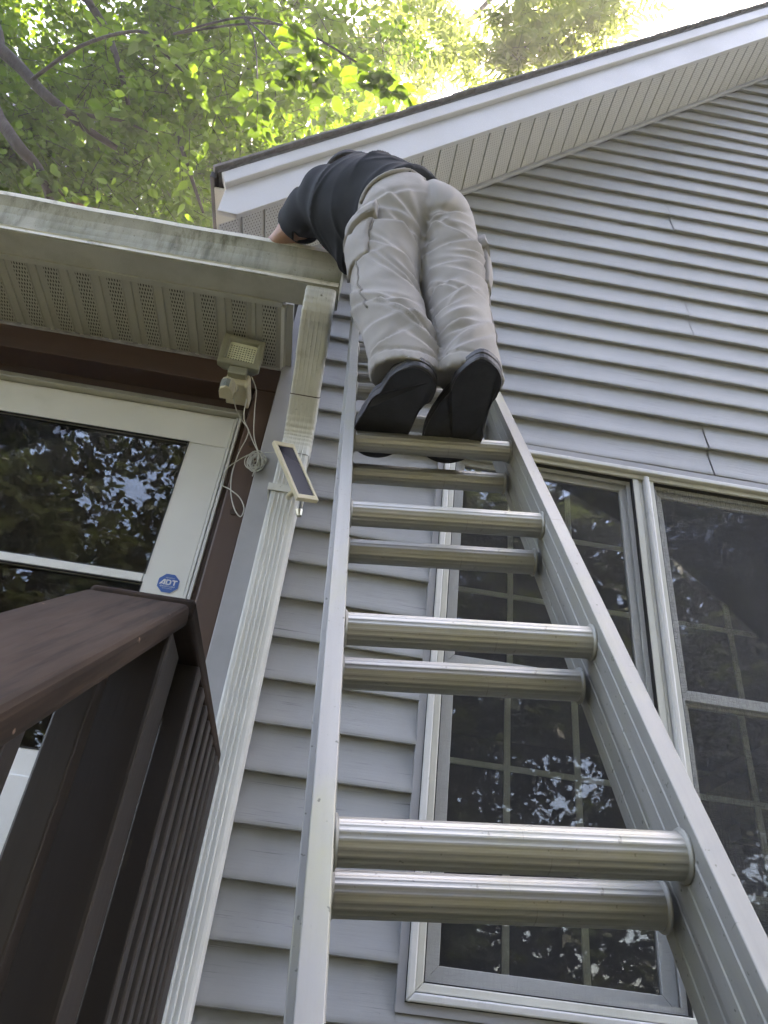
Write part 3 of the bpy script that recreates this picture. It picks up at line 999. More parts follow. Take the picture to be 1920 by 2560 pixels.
for s in (-1, 1):
    collar = MB(); collars.append(collar)
    lathe_x(collar, [(s * 0.1548, 0.0232), (s * 0.1535, 0.0236), (s * 0.1524, 0.0230), (s * 0.1516, 0.0212), (s * 0.1508, 0.0203)])
r0 = None
for k in range(-5, 9):
    for row in (0, 1):
        if row == 0 and k < -4:
            continue
        if row == 1 and k > 7:
            continue
        yc = 0.0695 * row
        if r0 is None:
            o = rm.build('rung', 'alu_rung', ladder, smooth=False); r0 = o
            c0 = [q.build('collar', 'alu_dull', o, smooth=True).data for q in collars]
        else:
            o = link('rung', r0.data, ladder)
            c = [link('collar', q, o) for q in c0]
        o.location = (0, yc, ZR(k))

# ================================================================== security light, solar panel, cable
lamp = empty('security_light', (-0.455, -0.01, 1.30), 'cream motion sensor floodlight mounted on the porch header', 'floodlight')
lampM = Matrix.Translation((-0.4555, -0.122, 1.362)) @ Matrix.Rotation(R_(5), 4, 'Z') @ Matrix.Rotation(R_(4), 4, 'X') @ Matrix.Rotation(R_(0), 4, 'Y')
def lp(mb, name, mat, bevel=0, parent=lamp, mtx=lampM):
    mb.v = [tuple(mtx @ Vector(p)) for p in mb.v]
    o = mb.build(name, mat, parent)
    if bevel: bev(o, bevel, 3)
    return o
hs = MB()
# tapered shell: wide front bezel, narrower back
F = [(-0.073, -0.066), (0.073, -0.066), (0.073, 0.066), (-0.073, 0.066)]
B = [(-0.055, -0.05), (0.055, -0.05), (0.055, 0.05), (-0.055, 0.05)]
hs.add([(a, -0.022, c) for a, c in F] + [(a, 0.004, c) for a, c in F] + [(a, 0.04, c) for a, c in B],
       [(0, 1, 5, 4), (1, 2, 6, 5), (2, 3, 7, 6), (3, 0, 4, 7), (4, 5, 9, 8), (5, 6, 10, 9), (6, 7, 11, 10), (7, 4, 8, 11), (8, 9, 10, 11)])
I = [(-0.052, -0.044), (0.052, -0.044), (0.052, 0.046), (-0.052, 0.046)]
I2 = [(-0.047, -0.039), (0.047, -0.039), (0.047, 0.041), (-0.047, 0.041)]
hs.add([(a, -0.022, c) for a, c in F] + [(a, -0.023, c) for a, c in I] + [(a, -0.008, c) for a, c in I2],
       [(0, 1, 5, 4), (1, 2, 6, 5), (2, 3, 7, 6), (3, 0, 4, 7), (4, 5, 9, 8), (5, 6, 10, 9), (6, 7, 11, 10), (7, 4, 8, 11)])
lh = lp(hs, 'lamp_housing', 'lamp_plastic')
import bmesh as _bm
bm_ = _bm.new(); bm_.from_mesh(lh.data); _bm.ops.remove_doubles(bm_, verts=bm_.verts, dist=1e-5); _bm.ops.recalc_face_normals(bm_, faces=bm_.faces); bm_.to_mesh(lh.data); bm_.free()
bev(lh, 0.006, 3, 25)
lp(MB().box(-0.048, 0.048, -0.0095, -0.0060, -0.040, 0.042), 'reflector', 'led_yellow', 0, lh)
led = MB()
for i in range(10):
    for j in range(8):
        cx, cz = -0.0405 + i * 0.0090, -0.034 + j * 0.0098
        if j == 7:
            continue
        led.add([(cx - 0.0023, -0.0098, cz - 0.0018), (cx + 0.0023, -0.0098, cz - 0.0018), (cx + 0.0023, -0.0098, cz + 0.0018), (cx - 0.0023, -0.0098, cz + 0.0018), (cx, -0.0125, cz)],
                [(0, 1, 4), (1, 2, 4), (2, 3, 4), (3, 0, 4)])
led = lp(led, 'led_array', 'led_dark', 0, lh)
led['kind'] = 'stuff'
lp(MB().tube([(0.002, -0.022, 0.068), (0.002, -0.010, 0.068)], 0.004, 10), 'bezel_screw', 'drip_metal', 0, lh)
ID = Matrix.Identity(4)
lp(MB().box(-0.489, -0.412, -0.105, 0.0, 1.236, 1.290).box(-0.418, -0.406, -0.11, 0.0, 1.226, 1.280), 'mount_bracket', 'cream_plastic', 0.005, lamp, ID)
lp(MB().box(-0.484, -0.420, -0.13, -0.09, 1.262, 1.300), 'yoke', 'lamp_plastic', 0.003, lamp, ID)
sn = MB()
P = [(-0.487, -0.150), (-0.482, -0.168), (-0.465, -0.177), (-0.448, -0.170), (-0.441, -0.152), (-0.441, -0.118), (-0.487, -0.118)]
sn.prism(P, 'z', 1.150, 1.202)
sens = lp(sn, 'motion_sensor', 'cream_plastic', 0.004, lamp, ID)
P2 = [(-0.4882, -0.152), (-0.4835, -0.1695), (-0.465, -0.1790), (-0.4535, -0.1745), (-0.455, -0.165), (-0.48, -0.15)]
lp(MB().prism(P2, 'z', 1.158, 1.190), 'sensor_lens', 'sensor_lens', 0.001, sens, ID)
lp(MB().tube([(-0.45, -0.125, 1.195), (-0.45, -0.105, 1.215), (-0.45, -0.09, 1.232)], 0.013, 12), 'ball_joint', 'cream_plastic', 0, lamp, ID)

def curve_path(pts, n=14):
    P = [Vector(p) for p in pts]
    out = []
    for i in range(len(P) - 1):
        p0 = P[max(0, i - 1)]; p1 = P[i]; p2 = P[i + 1]; p3 = P[min(len(P) - 1, i + 2)]
        for k in range(n):
            u = k / n
            out.append(0.5 * ((2 * p1) + (p2 - p0) * u + (2 * p0 - 5 * p1 + 4 * p2 - p3) * u * u + (3 * p1 - p0 - 3 * p2 + p3) * u ** 3))
    out.append(P[-1])
    return out
cable = empty('cable_bundle', (-0.322, -0.03, 0.88), 'white lamp cable coiled and hanging on the brown door post', 'cable')
W = 0.0019
def wire(pts, name='cable_strand', r=W, n=12):
    MB().tube(curve_path(pts, n), r, 6).build(name, 'wire_white', cable, smooth=True)
wire([(-0.4126, -0.1, 1.29), (-0.4089, -0.07, 1.2698), (-0.4102, -0.03, 1.171), (-0.3835, -0.015, 1.121), (-0.356, -0.02, 1.0675), (-0.3307, -0.03, 1.0227)])
wire([(-0.4067, -0.1, 1.29), (-0.3859, -0.06, 1.265), (-0.3779, -0.03, 1.1975), (-0.3598, -0.02, 1.0972), (-0.3313, -0.03, 1.0255)])
wire([(-0.4369, -0.13, 1.1478), (-0.4336, -0.06, 1.1637), (-0.4174, -0.02, 1.1593), (-0.3876, -0.012, 1.129), (-0.3824, -0.012, 1.093), (-0.395, -0.012, 1.0118), (-0.3974, -0.012, 0.9299), (-0.3844, -0.015, 0.8519), (-0.3592, -0.02, 0.7885), (-0.334, -0.02, 0.7618), (-0.3293, -0.02, 0.7944), (-0.3524, -0.015, 0.8365), (-0.3894, -0.012, 0.8641), (-0.4293, 0.030, 0.9115), (-0.4167, -0.012, 0.9459), (-0.3889, -0.015, 0.9841), (-0.3605, -0.03, 1.0015)])
coil = []
cr = random.Random(4)
ex, ez, tl_ = 0.026, 0.036, 0.0
for k in range(330):
    a = k * 0.33
    if k % 19 == 0:
        ox, oz = cr.uniform(-0.008, 0.008), cr.uniform(-0.008, 0.008)
        ex, ez, tl_ = cr.uniform(0.006, 0.030), cr.uniform(0.016, 0.044), cr.uniform(-0.5, 0.5)
    u0, w0 = ex * math.cos(a), ez * math.sin(a)
    coil.append((-0.3265 + ox + u0 * math.cos(tl_) - w0 * math.sin(tl_) * 0.6, -0.037 + 0.010 * math.sin(k * 0.13 + 1), 0.972 + oz + w0 * math.cos(tl_) + u0 * math.sin(tl_) * 0.6))
coil = [tuple((Vector(coil[max(0, i - 1)]) + Vector(coil[i]) * 2 + Vector(coil[min(len(coil) - 1, i + 1)])) / 4) for i in range(len(coil))]
MB().tube(coil, 0.0019, 6).build('cable_coil', 'wire_white', cable, smooth=True)
wire([(-0.320, -0.035, 0.945), (-0.322, -0.05, 0.925), (-0.325, -0.048, 0.905)])
wire([(-0.3099, -0.03, 1.0212), (-0.29, -0.06, 1.003), (-0.2698, -0.1, 0.9755), (-0.245, -0.14, 0.95)], r=0.0011)

# solar panel strapped to the downspout
pn = empty('solar_panel', (-0.19, -0.12, 0.80), 'small cream framed solar panel strapped to the downspout', 'solar panel')
p_tl = Vector((-0.2640, -0.180, 0.9525)); p_tr = Vector((-0.2072, -0.149, 0.9755)); p_bl = Vector((-0.1560, -0.190, 0.7520))
u = (p_tr - p_tl); v = (p_bl - p_tl)
nn = u.cross(v).normalized()
if nn.y > 0: nn = -nn
def pq(a, c, d): return p_tl + u * a + v * c + nn * d
fr_ = MB()
O_ = [(-0.04, -0.02), (1.04, -0.02), (1.04, 1.02), (-0.04, 1.02)]
I_ = [(0.10, 0.055), (0.90, 0.055), (0.90, 0.945), (0.10, 0.945)]
vs_ = [pq(a, c, 0.004) for a, c in O_] + [pq(a, c, 0.004) for a, c in I_] + [pq(a, c, -0.012) for a, c in O_] + [pq(a, c, 0.0) for a, c in I_]
fs = []
for k in range(4):
    l = (k + 1) % 4
    fs += [(k, l, 4 + l, 4 + k), (8 + k, 8 + l, l, k), (4 + k, 4 + l, 12 + l, 12 + k)]
fs += [(8, 9, 10, 11), (12, 13, 14, 15)]
bev(fr_.add(vs_, fs).build('panel_frame', 'cream_plastic', pn), 0.004, 3)
MB().add([pq(a, c, 0.0012) for a, c in I_], [(0, 1, 2, 3)]).build('solar_cell', 'solar_cell', pn)
c_ = pq(0.5, 0.75, -0.012)
MB().tube([c_, (-0.185, -0.14, 0.79), (-0.19, -0.112, 0.80)], 0.009, 10).build('bracket_arm', 'cream_plastic', pn)
MB().tube([(-0.150, -0.118, 0.755), (-0.146, -0.117, 0.735)], [0.012, 0.008], 9).build('bracket_foot', 'drip_metal', pn)

# ================================================================== person (implicit surfaces -> surface nets)
class Field:
    def __init__(self, lo, hi, h):
        self.lo = np.array(lo, float); self.h = h
        self.n = np.ceil((np.array(hi) - self.lo) / h).astype(int) + 1
        self.v = np.full(self.n, 0.5, np.float32)

    def _sub(self, lo, hi):
        a = np.clip(np.floor((np.array(lo) - self.lo) / self.h).astype(int), 0, self.n - 1)
        c = np.clip(np.ceil((np.array(hi) - self.lo) / self.h).astype(int) + 1, 1, self.n)
        ax = [self.lo[k] + self.h * np.arange(a[k], c[k]) for k in range(3)]
        G = np.stack(np.meshgrid(*ax, indexing='ij'), -1)
        return tuple(slice(a[k], c[k]) for k in range(3)), G

    def _smin(self, sl, d, k):
        o = self.v[sl]
        hh = np.maximum(k - np.abs(o - d), 0) / k
        self.v[sl] = np.minimum(o, d) - hh * hh * k * 0.25

    def cap(self, a, b, ra, rb, k=0.03, squash=None):
        a = np.array(a, float); b = np.array(b, float)
        r = max(ra, rb) + 0.1
        sl, G = self._sub(np.minimum(a, b) - r, np.maximum(a, b) + r)
        d = b - a
        t = np.clip(((G - a) @ d) / (d @ d), 0, 1)
        q = G - a - t[..., None] * d
        if squash is not None:                 # (axis, factor): flatten along a direction
            ax = np.array(squash[0], float); ax /= np.linalg.norm(ax)
            q = q + ((q @ ax) * (1 / squash[1] - 1))[..., None] * ax
        self._smin(sl, np.linalg.norm(q, axis=-1) - (ra + (rb - ra) * t), k)
        return self

    def ell(self, c, r, k=0.03, rot=None):
        c = np.array(c, float); r = np.array(r, float)
        m = r.max() + 0.1
        sl, G = self._sub(c - m, c + m)
        q = G - c
        if rot is not None:
            q = q @ np.array(rot)
        q = q / r
        l = np.linalg.norm(q, axis=-1)
        self._smin(sl, (l - 1) * r.min(), k)
        return self

    def chain(self, pts, rad, k=0.03, squash=None):
        for i in range(len(pts) - 1):
            self.cap(pts[i], pts[i + 1], rad[i], rad[i + 1], k, squash)
        return self

    def cut(self, p, n, lo, hi):
        """remove everything on the side the normal points to, inside a box"""
        sl, G = self._sub(lo, hi)
        n = np.array(n, float); n /= np.linalg.norm(n)
        self.v[sl] = np.maximum(self.v[sl], (G - np.array(p)) @ n)
        return self

    def mesh(self):
        v = self.v; s = v < 0
        nx, ny, nz = np.array(v.shape) - 1
        c = np.zeros((nx, ny, nz), np.int8)
        for i in (0, 1):
            for j in (0, 1):
                for k in (0, 1):
                    c += s[i:nx + i, j:ny + j, k:nz + k]
        mix = (c > 0) & (c < 8)
        I = np.argwhere(mix)
        idx = -np.ones((nx, ny, nz), np.int64)
        idx[mix] = np.arange(len(I))
        P = np.zeros((len(I), 3)); cnt = np.zeros(len(I))
        corners = [(i, j, k) for i in (0, 1) for j in (0, 1) for k in (0, 1)]
        for a in corners:
            for ax in range(3):
                if a[ax]: continue
                b = list(a); b[ax] = 1
                va = v[I[:, 0] + a[0], I[:, 1] + a[1], I[:, 2] + a[2]]
                vb = v[I[:, 0] + b[0], I[:, 1] + b[1], I[:, 2] + b[2]]
                m = (va < 0) != (vb < 0)
                t = va[m] / (va[m] - vb[m])
                q = np.tile(np.array(a, float), (m.sum(), 1))
                q[:, ax] += t
                P[m] += q; cnt[m] += 1
        V = self.lo + self.h * (I + P / cnt[:, None])
        Q = []
        for ax in range(3):
            o1, o2 = [(1, 2), (2, 0), (0, 1)][ax]
            sl0 = [slice(None)] * 3; sl1 = [slice(None)] * 3
            sl0[ax] = slice(0, -1); sl1[ax] = slice(1, None)
            ch = s[tuple(sl0)] != s[tuple(sl1)]
            E_ = np.argwhere(ch)
            ok = (E_[:, o1] >= 1) & (E_[:, o2] >= 1) & (E_[:, o1] < (nx, ny, nz)[o1]) & (E_[:, o2] < (nx, ny, nz)[o2])
            E_ = E_[ok]
            ins = s[E_[:, 0], E_[:, 1], E_[:, 2]]
            def cell(d1, d2):
                q = E_.copy(); q[:, o1] += d1; q[:, o2] += d2
                return idx[q[:, 0], q[:, 1], q[:, 2]]
            q = np.stack([cell(-1, -1), cell(0, -1), cell(0, 0), cell(-1, 0)], 1)
            q[~ins] = q[~ins][:, ::-1]
            Q.append(q)
        return V, np.concatenate(Q)


def vnormals(V, F):
    n = np.cross(V[F[:, 2]] - V[F[:, 0]], V[F[:, 3]] - V[F[:, 1]])
    N = np.zeros_like(V)
    for k in range(4):
        np.add.at(N, F[:, k], n)
    return N / (np.linalg.norm(N, axis=1, keepdims=True) + 1e-9)


def relax(V, F, it=2, w=0.5):
    for _ in range(it):
        S = np.zeros_like(V); C_ = np.zeros(len(V))
        for k in range(4):
            a, b = F[:, k], F[:, (k + 1) % 4]
            np.add.at(S, a, V[b]); np.add.at(C_, a, 1)
            np.add.at(S, b, V[a]); np.add.at(C_, b, 1)
        V = V * (1 - w) + w * S / C_[:, None]
    return V


def fbm(P, seed, f0, octs=3):
    r = np.random.default_rng(seed)
    o = np.zeros(len(P))
    a = 1.0
    for _ in range(octs):
        for __ in range(4):
            d = r.normal(size=3); d /= np.linalg.norm(d)
            o += a * np.sin(P @ d * f0 * r.uniform(0.7, 1.3) + r.uniform(0, 6.28)) / 4
        f0 *= 2.0; a *= 0.5
    return o

# joints
LA, LK, LH = (0.066, -1.000, 0.500), (0.014, -0.905, 0.840), (-0.004, -0.840, 1.165)
RA, RK, RH = (0.180, -1.020, 0.520), (0.163, -0.920, 0.860), (0.126, -0.840, 1.180)
PEL = (0.060, -0.825, 1.225)
CHEST = (-0.118, -0.695, 1.465)
NECK = (-0.190, -0.605, 1.620)
HEAD = (-0.178, -0.570, 1.772)
LSH, LEL, LWR = (-0.218, -0.670, 1.545), (-0.325, -0.465, 1.645), (-0.420, -0.388, 1.560)
RSH, REL, RWR = (-0.075, -0.530, 1.600), (-0.140, -0.385, 1.665), (-0.30, -0.380, 1.575)

person = None
# ---- body (skin): one continuous figure
fb = Field((-0.55, -1.2, 0.40), (0.42, -0.22, 2.0), 0.0085)
fb.chain([LA, LK, LH], [0.034, 0.038, 0.050]).chain([RA, RK, RH], [0.034, 0.038, 0.050])
fb.ell((0.055, -0.80, 1.235), (0.095, 0.06, 0.08)).chain([(0.03, -0.79, 1.28), CHEST, NECK], [0.085, 0.10, 0.052], 0.03)
fb.chain([NECK, HEAD], [0.055, 0.055]).ell(HEAD, (0.076, 0.092, 0.105))
hd = np.array(HEAD)
fb.ell(hd + (-0.03, 0.075, -0.035), (0.045, 0.045, 0.055), 0.03)            # jaw and face
fb.ell(hd + (-0.035, 0.112, -0.015), (0.013, 0.018, 0.02), 0.012)            # nose
fb.ell(hd + (-0.078, 0.005, -0.01), (0.012, 0.022, 0.03), 0.01)              # ears
fb.ell(hd + (0.076, 0.0, -0.01), (0.012, 0.022, 0.03), 0.01)
fb.chain([LSH, LEL, LWR], [0.056, 0.047, 0.030]).chain([RSH, REL, RWR], [0.056, 0.047, 0.030])
for wr, sgn in ((LWR, 1), (RWR, -1)):
    w0 = np.array(wr)
    pal = w0 + (-0.045, 0.006, -0.030)
    fb.cap(w0, pal, 0.028, 0.034, 0.02, ((0.2, 1, 0), 0.55))
    for q in range(4):
        k0 = pal + (-0.020, (q - 1.5) * 0.019, -0.012)
        k1 = k0 + (-0.022, (q - 1.5) * 0.002, -0.022 - 0.004 * (1.5 - abs(q - 1.5)))
        fb.cap(k0, k1, 0.0105, 0.0095, 0.004).cap(k1, k1 + (0.004, 0, -0.020), 0.0095, 0.0085, 0.004)
    t0 = w0 + (-0.030, -0.022, -0.020)
    fb.cap(t0, t0 + (-0.018, -0.006, -0.026), 0.013, 0.010, 0.006).cap(t0 + (-0.018, -0.006, -0.026), t0 + (-0.026, 0.0, -0.046), 0.010, 0.009, 0.004)
V, F = fb.mesh()
V = relax(V, F, 1)
person = link('person', raw_mesh('person', V, F, 'skin', smooth=True))
tag(person, 'person in dark shirt and khaki cargo trousers standing on the ladder reaching into the gutter', 'person')

# ---- trousers
HL, HR = 0.458, 0.455
AL = [(0.070, -1.030, 0.415), (0.047, -0.985, 0.600), (0.004, -0.920, 0.790), (-0.010, -0.875, 1.00), LH]
AR = [(0.186, -1.055, 0.415), (0.174, -0.990, 0.640), (0.164, -0.925, 0.820), (0.148, -0.880, 1.02), RH]
ft = Field((-0.20, -1.20, 0.40), (0.36, -0.62, 1.46), 0.0052)
ft.chain(AL, [0.066, 0.066, 0.073, 0.086, 0.096], 0.012)
ft.chain(AR, [0.062, 0.061, 0.070, 0.081, 0.088], 0.012)
ft.ell((0.000, -0.860, 1.175), (0.092, 0.094, 0.115), 0.015)
ft.ell((0.108, -0.860, 1.190), (0.088, 0.094, 0.115), 0.015)
ft.ell((0.052, -0.815, 1.255), (0.140, 0.112, 0.100), 0.05)
ft.ell((0.005, -0.795, 1.32), (0.130, 0.112, 0.085), 0.05)
ft.cut((-0.02, -0.79, 1.345), (-0.58, 0.25, 0.78), (-0.25, -1.2, 1.02), (0.4, -0.5, 1.7))
ft.cut((0.07, -1.08, HL), (0.02, 0.34, -1), (-0.08, -1.2, 0.38), (0.1275, -0.8, 0.62))
ft.cut((0.187, -1.10, HR), (0.02, 0.34, -1), (0.1275, -1.2, 0.38), (0.34, -0.8, 0.64))
V, F = ft.mesh()
V = relax(V, F, 2)
N = vnormals(V, F)
# folds: each is (height, facing angle, slope, half angle, half height, depth), per leg
axL = np.array(AL[:4] + [(0.008, -0.845, 1.31)])
axR = np.array(AR[:4] + [(0.120, -0.845, 1.31)])
disp = np.zeros(len(V))
fr2 = np.random.default_rng(5)
split = 0.126 - 0.06 * np.clip((V[:, 2] - 0.5) / 0.7, 0, 1)
for ax, left in ((axL, True), (axR, False)):
    cx = np.interp(V[:, 2], ax[:, 2], ax[:, 0]); cyy = np.interp(V[:, 2], ax[:, 2], ax[:, 1])
    phi = np.arctan2(V[:, 0] - cx, -(V[:, 1] - cyy))
    sel = (V[:, 0] < split) if left else (V[:, 0] >= split)
    folds = []
    for q in range(22):
        z0 = 0.50 + 0.66 * ((q + fr2.uniform(0.1, 0.9)) / 22) ** 1.25
        p0 = fr2.uniform(-0.9, 0.9)
        sl_ = (fr2.uniform(0.01, 0.085) if fr2.random() < 0.85 else fr2.uniform(-0.06, 0.0)) * (-1 if left else 1)
        folds.append((z0, p0, sl_, fr2.uniform(0.5, 1.2), fr2.uniform(0.006, 0.014), fr2.uniform(0.004, 0.0105)))
    for z0, p0, sl_, wp, wz, A in folds:
        dp = phi - p0
        un = (V[:, 2] - z0 - sl_ * dp - 0.03 * dp ** 2) / wz
        win_ = np.exp(-(dp / wp) ** 2)
        prof_ = np.where(un > 0, np.exp(-1.7 * np.abs(un)), np.exp(-0.42 * np.abs(un))) - 0.55 * np.exp(-0.5 * ((un - 1.8) / 0.9) ** 2)
        disp += np.where(sel, A * win_ * prof_, 0)
# seat: seam crease and gathers radiating from the crotch
seam = np.abs(V[:, 0] - (0.070 - 0.06 * (V[:, 2] - 1.2)))
back = V[:, 1] < -0.86
disp += np.where(back & (V[:, 2] > 1.02), -0.012 * np.exp(-(seam / 0.012) ** 2), 0)
for q in range(7):
    a = -1.2 + q * 0.4
    d = np.array([math.sin(a), 0, math.cos(a)])
    rel = V - np.array([0.072, -0.93, 1.06])
    along = rel @ d
    off = rel[:, 0] * d[2] - rel[:, 2] * d[0]
    disp += np.where(back & (along > 0), 0.006 * np.exp(-(off / 0.012) ** 2) * np.exp(-((along - 0.08) / 0.06) ** 2), 0)
disp += 0.0016 * fbm(V, 3, 38, 3)
hemz = np.where(V[:, 0] < 0.1275, HL + 0.34 * (V[:, 1] + 1.08), HR + 0.34 * (V[:, 1] + 1.10))
dh = V[:, 2] - hemz
disp += np.where(dh < 0.2, -0.0035 * np.exp(-((dh - 0.030) / 0.0035) ** 2) + 0.0007 * np.where(dh < 0.03, np.sin(V[:, 0] * 420) * 0.8, 0), 0)
V = V + N * disp[:, None]
tro = link('trousers', raw_mesh('trousers', V, F, 'khaki', smooth=True), person)
from mathutils.bvhtree import BVHTree
bvh = BVHTree.FromPolygons([tuple(p) for p in V], [tuple(int(i) for i in f) for f in F])
def cast(ax, z, phi):
    c = Vector((np.interp(z, ax[:, 2], ax[:, 0]), np.interp(z, ax[:, 2], ax[:, 1]), z))
    d = Vector((math.sin(phi), -math.cos(phi), 0))
    hit = bvh.ray_cast(c + d * 0.5, -d)
    return (hit[0], hit[1]) if hit[0] is not None else (c + d * 0.1, d)
def patch(name, ax, corners, off, thick, mat, nu=8, nv=8, puff=0.0):
    """cloth patch laid over the trousers; corners (z, phi) in order"""
    (z0, p0), (z1, p1), (z2, p2), (z3, p3) = corners
    vs2 = []; top = []
    for j in range(nv + 1):
        b_ = j / nv
        for i in range(nu + 1):
            a_ = i / nu
            z = (z0 * (1 - a_) + z1 * a_) * (1 - b_) + (z3 * (1 - a_) + z2 * a_) * b_
            p = (p0 * (1 - a_) + p1 * a_) * (1 - b_) + (p3 * (1 - a_) + p2 * a_) * b_
            h, nrm = cast(ax, z, p)
            if nrm.dot(Vector((math.sin(p), -math.cos(p), 0))) < 0: nrm = -nrm
            e_ = off + puff * math.sin(math.pi * a_) * math.sin(math.pi * b_)
            top.append(h + nrm * (e_ + thick)); vs2.append(h - nrm * 0.002)
    k = nu + 1
    n = len(top)
    m = MB()
    fs2 = []
    for j in range(nv):
        for i in range(nu):
            q = (j * k + i, j * k + i + 1, (j + 1) * k + i + 1, (j + 1) * k + i)
            fs2.append(q)
    edge = [i for i in range(k)] + [j * k + nu for j in range(1, nv + 1)] + [nv * k + i for i in range(nu - 1, -1, -1)] + [j * k for j in range(nv - 1, 0, -1)]
    for i in range(len(edge)):
        a_, b_ = edge[i], edge[(i + 1) % len(edge)]
        fs2.append((a_, b_, n + b_, n + a_))
    m.add(top + vs2, fs2)
    o = m.build(name, mat, tro, smooth=True)
    return o
def seam_line(ax, pts, r=0.0022, wav=0.0, name='seam'):
    P = []
    for i in range(len(pts) - 1):
        for k in range(16):
            u_ = k / 16
            z = pts[i][0] * (1 - u_) + pts[i + 1][0] * u_; p = pts[i][1] * (1 - u_) + pts[i + 1][1] * u_
            h, nrm = cast(ax, z, p + wav * math.sin((i * 16 + k) * 1.1))
            P.append(h + nrm * 0.0008 if nrm.y < 0.5 else h)
    MB().tube(P, r, 6).build(name, 'khaki_seam', tro, smooth=True)
patch('cargo_pocket', axL, [(1.075, -1.75), (1.075, -0.55), (0.895, -0.62), (0.885, -1.75)], 0.003, 0.004, 'khaki', 9, 9, 0.009)
patch('pocket_flap', axL, [(1.115, -1.80), (1.110, -0.50), (1.058, -0.48), (1.045, -1.80)], 0.013, 0.008, 'khaki', 9, 5, 0.004)
patch('cargo_pocket', axR, [(1.075, 1.05), (1.075, 1.95), (0.885, 1.95), (0.885, 1.05)], 0.004, 0.004, 'khaki', 8, 8, 0.012)
patch('pocket_flap', axR, [(1.110, 1.0), (1.110, 2.0), (1.050, 2.0), (1.055, 0.98)], 0.012, 0.005, 'khaki', 8, 4, 0.003)
seam_line(axL, [(1.10, -0.55), (1.02, -0.52), (0.95, -0.62), (0.895, -0.95)], 0.0022, 0.012)
seam_line(axL, [(1.02, -1.15), (0.92, -1.05), (0.80, -1.0), (0.66, -0.98)], 0.0024, 0.02)
seam_line(axR, [(0.90, 1.25), (0.75, 1.25), (0.60, 1.2)], 0.0024, 0.015)
# waistband and belt loop
# ---- shirt
fs_ = Field((-0.48, -0.99, 1.10), (0.26, -0.30, 1.88), 0.0066)
fs_.ell((0.030, -0.800, 1.305), (0.136, 0.112, 0.100), 0.05)
fs_.chain([(0.01, -0.780, 1.34), (-0.065, -0.74, 1.41), CHEST, (-0.165, -0.63, 1.565)], [0.124, 0.128, 0.126, 0.090], 0.06)
fs_.chain([CHEST, LSH], [0.100, 0.070], 0.05).chain([CHEST, RSH], [0.105, 0.078], 0.05)
fs_.chain([LSH, (-0.275, -0.560, 1.605), (-0.322, -0.475, 1.645)], [0.072, 0.073, 0.074], 0.04)
fs_.chain([RSH, (-0.110, -0.45, 1.64)], [0.074, 0.070], 0.04)
fs_.cap((-0.165, -0.63, 1.565), NECK, 0.09, 0.068, 0.04)
fs_.cap((-0.07, -0.66, 1.36), (-0.092, -0.635, 1.335), 0.085, 0.06, 0.05)     # front of the shirt hanging down
fs_.cut((-0.319, -0.480, 1.645), (-0.40, 0.86, 0.20), (-0.48, -0.60, 1.50), (-0.24, -0.30, 1.80))
fs_.cut((-0.190, -0.605, 1.628), (-0.35, 0.45, 0.80), (-0.31, -0.72, 1.55), (-0.10, -0.47, 1.9))
fs_.cut((0.015, -0.80, 1.298), (0.62, -0.25, -0.66), (-0.12, -1.0, 1.05), (0.4, -0.66, 1.7))
V, F = fs_.mesh()
V = relax(V, F, 2)
N = vnormals(V, F)
ds_ = 0.0055 * fbm(V, 9, 20, 3)
axis = (np.array(CHEST) - np.array(PEL)); axis /= np.linalg.norm(axis)
al = (V - np.array(PEL)) @ axis
for q in range(26):
    c0 = fr2.uniform(-0.02, 0.34); d = fr2.normal(size=3)
    ph = (V - np.array(CHEST)) @ (d / np.linalg.norm(d))
    ds_ += fr2.uniform(0.004, 0.010) * np.exp(-np.abs((al - c0 - 0.45 * ph) / 0.009)) * np.exp(-((ph - fr2.uniform(-.1, .1)) / 0.07) ** 2)
V = V + N * ds_[:, None]
link('shirt', raw_mesh('shirt', V, F, 'shirt', smooth=True), person)
# shirt tail edge seen past the right hip, waistband edge
m = MB()
wb = []
for k in range(25):
    u_ = k / 24
    a_ = Vector((-0.105, -0.875, 1.225)).lerp(Vector((0.12, -0.845, 1.375)), u_)
    n_ = bvh.find_nearest(a_)
    wb.append(n_[0] + n_[1] * 0.004)
m = MB()
for i in range(len(wb) - 1):
    pass
m.tube(wb, 0.006, 8)
m.build('waistband', 'khaki', tro, smooth=True)
tail = []
for k in range(20):
    u_ = k / 19
    a_ = Vector((0.235, -0.80, 0.99)).lerp(Vector((0.16, -0.80, 1.33)), u_) + Vector((0.03 * math.sin(u_ * 3.1), 0, 0))
    n_ = bvh.find_nearest(a_)
    tail.append(n_[0] + n_[1] * 0.003)
MB().tube(tail, 0.008, 8).build('shirt_tail', 'shirt', person, smooth=True)
# ---- cap
fc = Field((-0.40, -0.74, 1.66), (-0.03, -0.36, 1.96), 0.006)
fc.ell(hd + (0, 0, 0.012), (0.088, 0.104, 0.108), 0.02)
fc.cut(hd + (0, 0, 0.0), (0.0, -0.2, -1), (-0.5, -0.8, 1.5), (0.1, -0.3, 1.99))
fc.ell(hd + (-0.04, 0.13, 0.018), (0.07, 0.06, 0.010), 0.015)
V, F = fc.mesh()
V = relax(V, F, 2)
link('cap', raw_mesh('cap', V, F, 'cap_cloth', smooth=True), person)

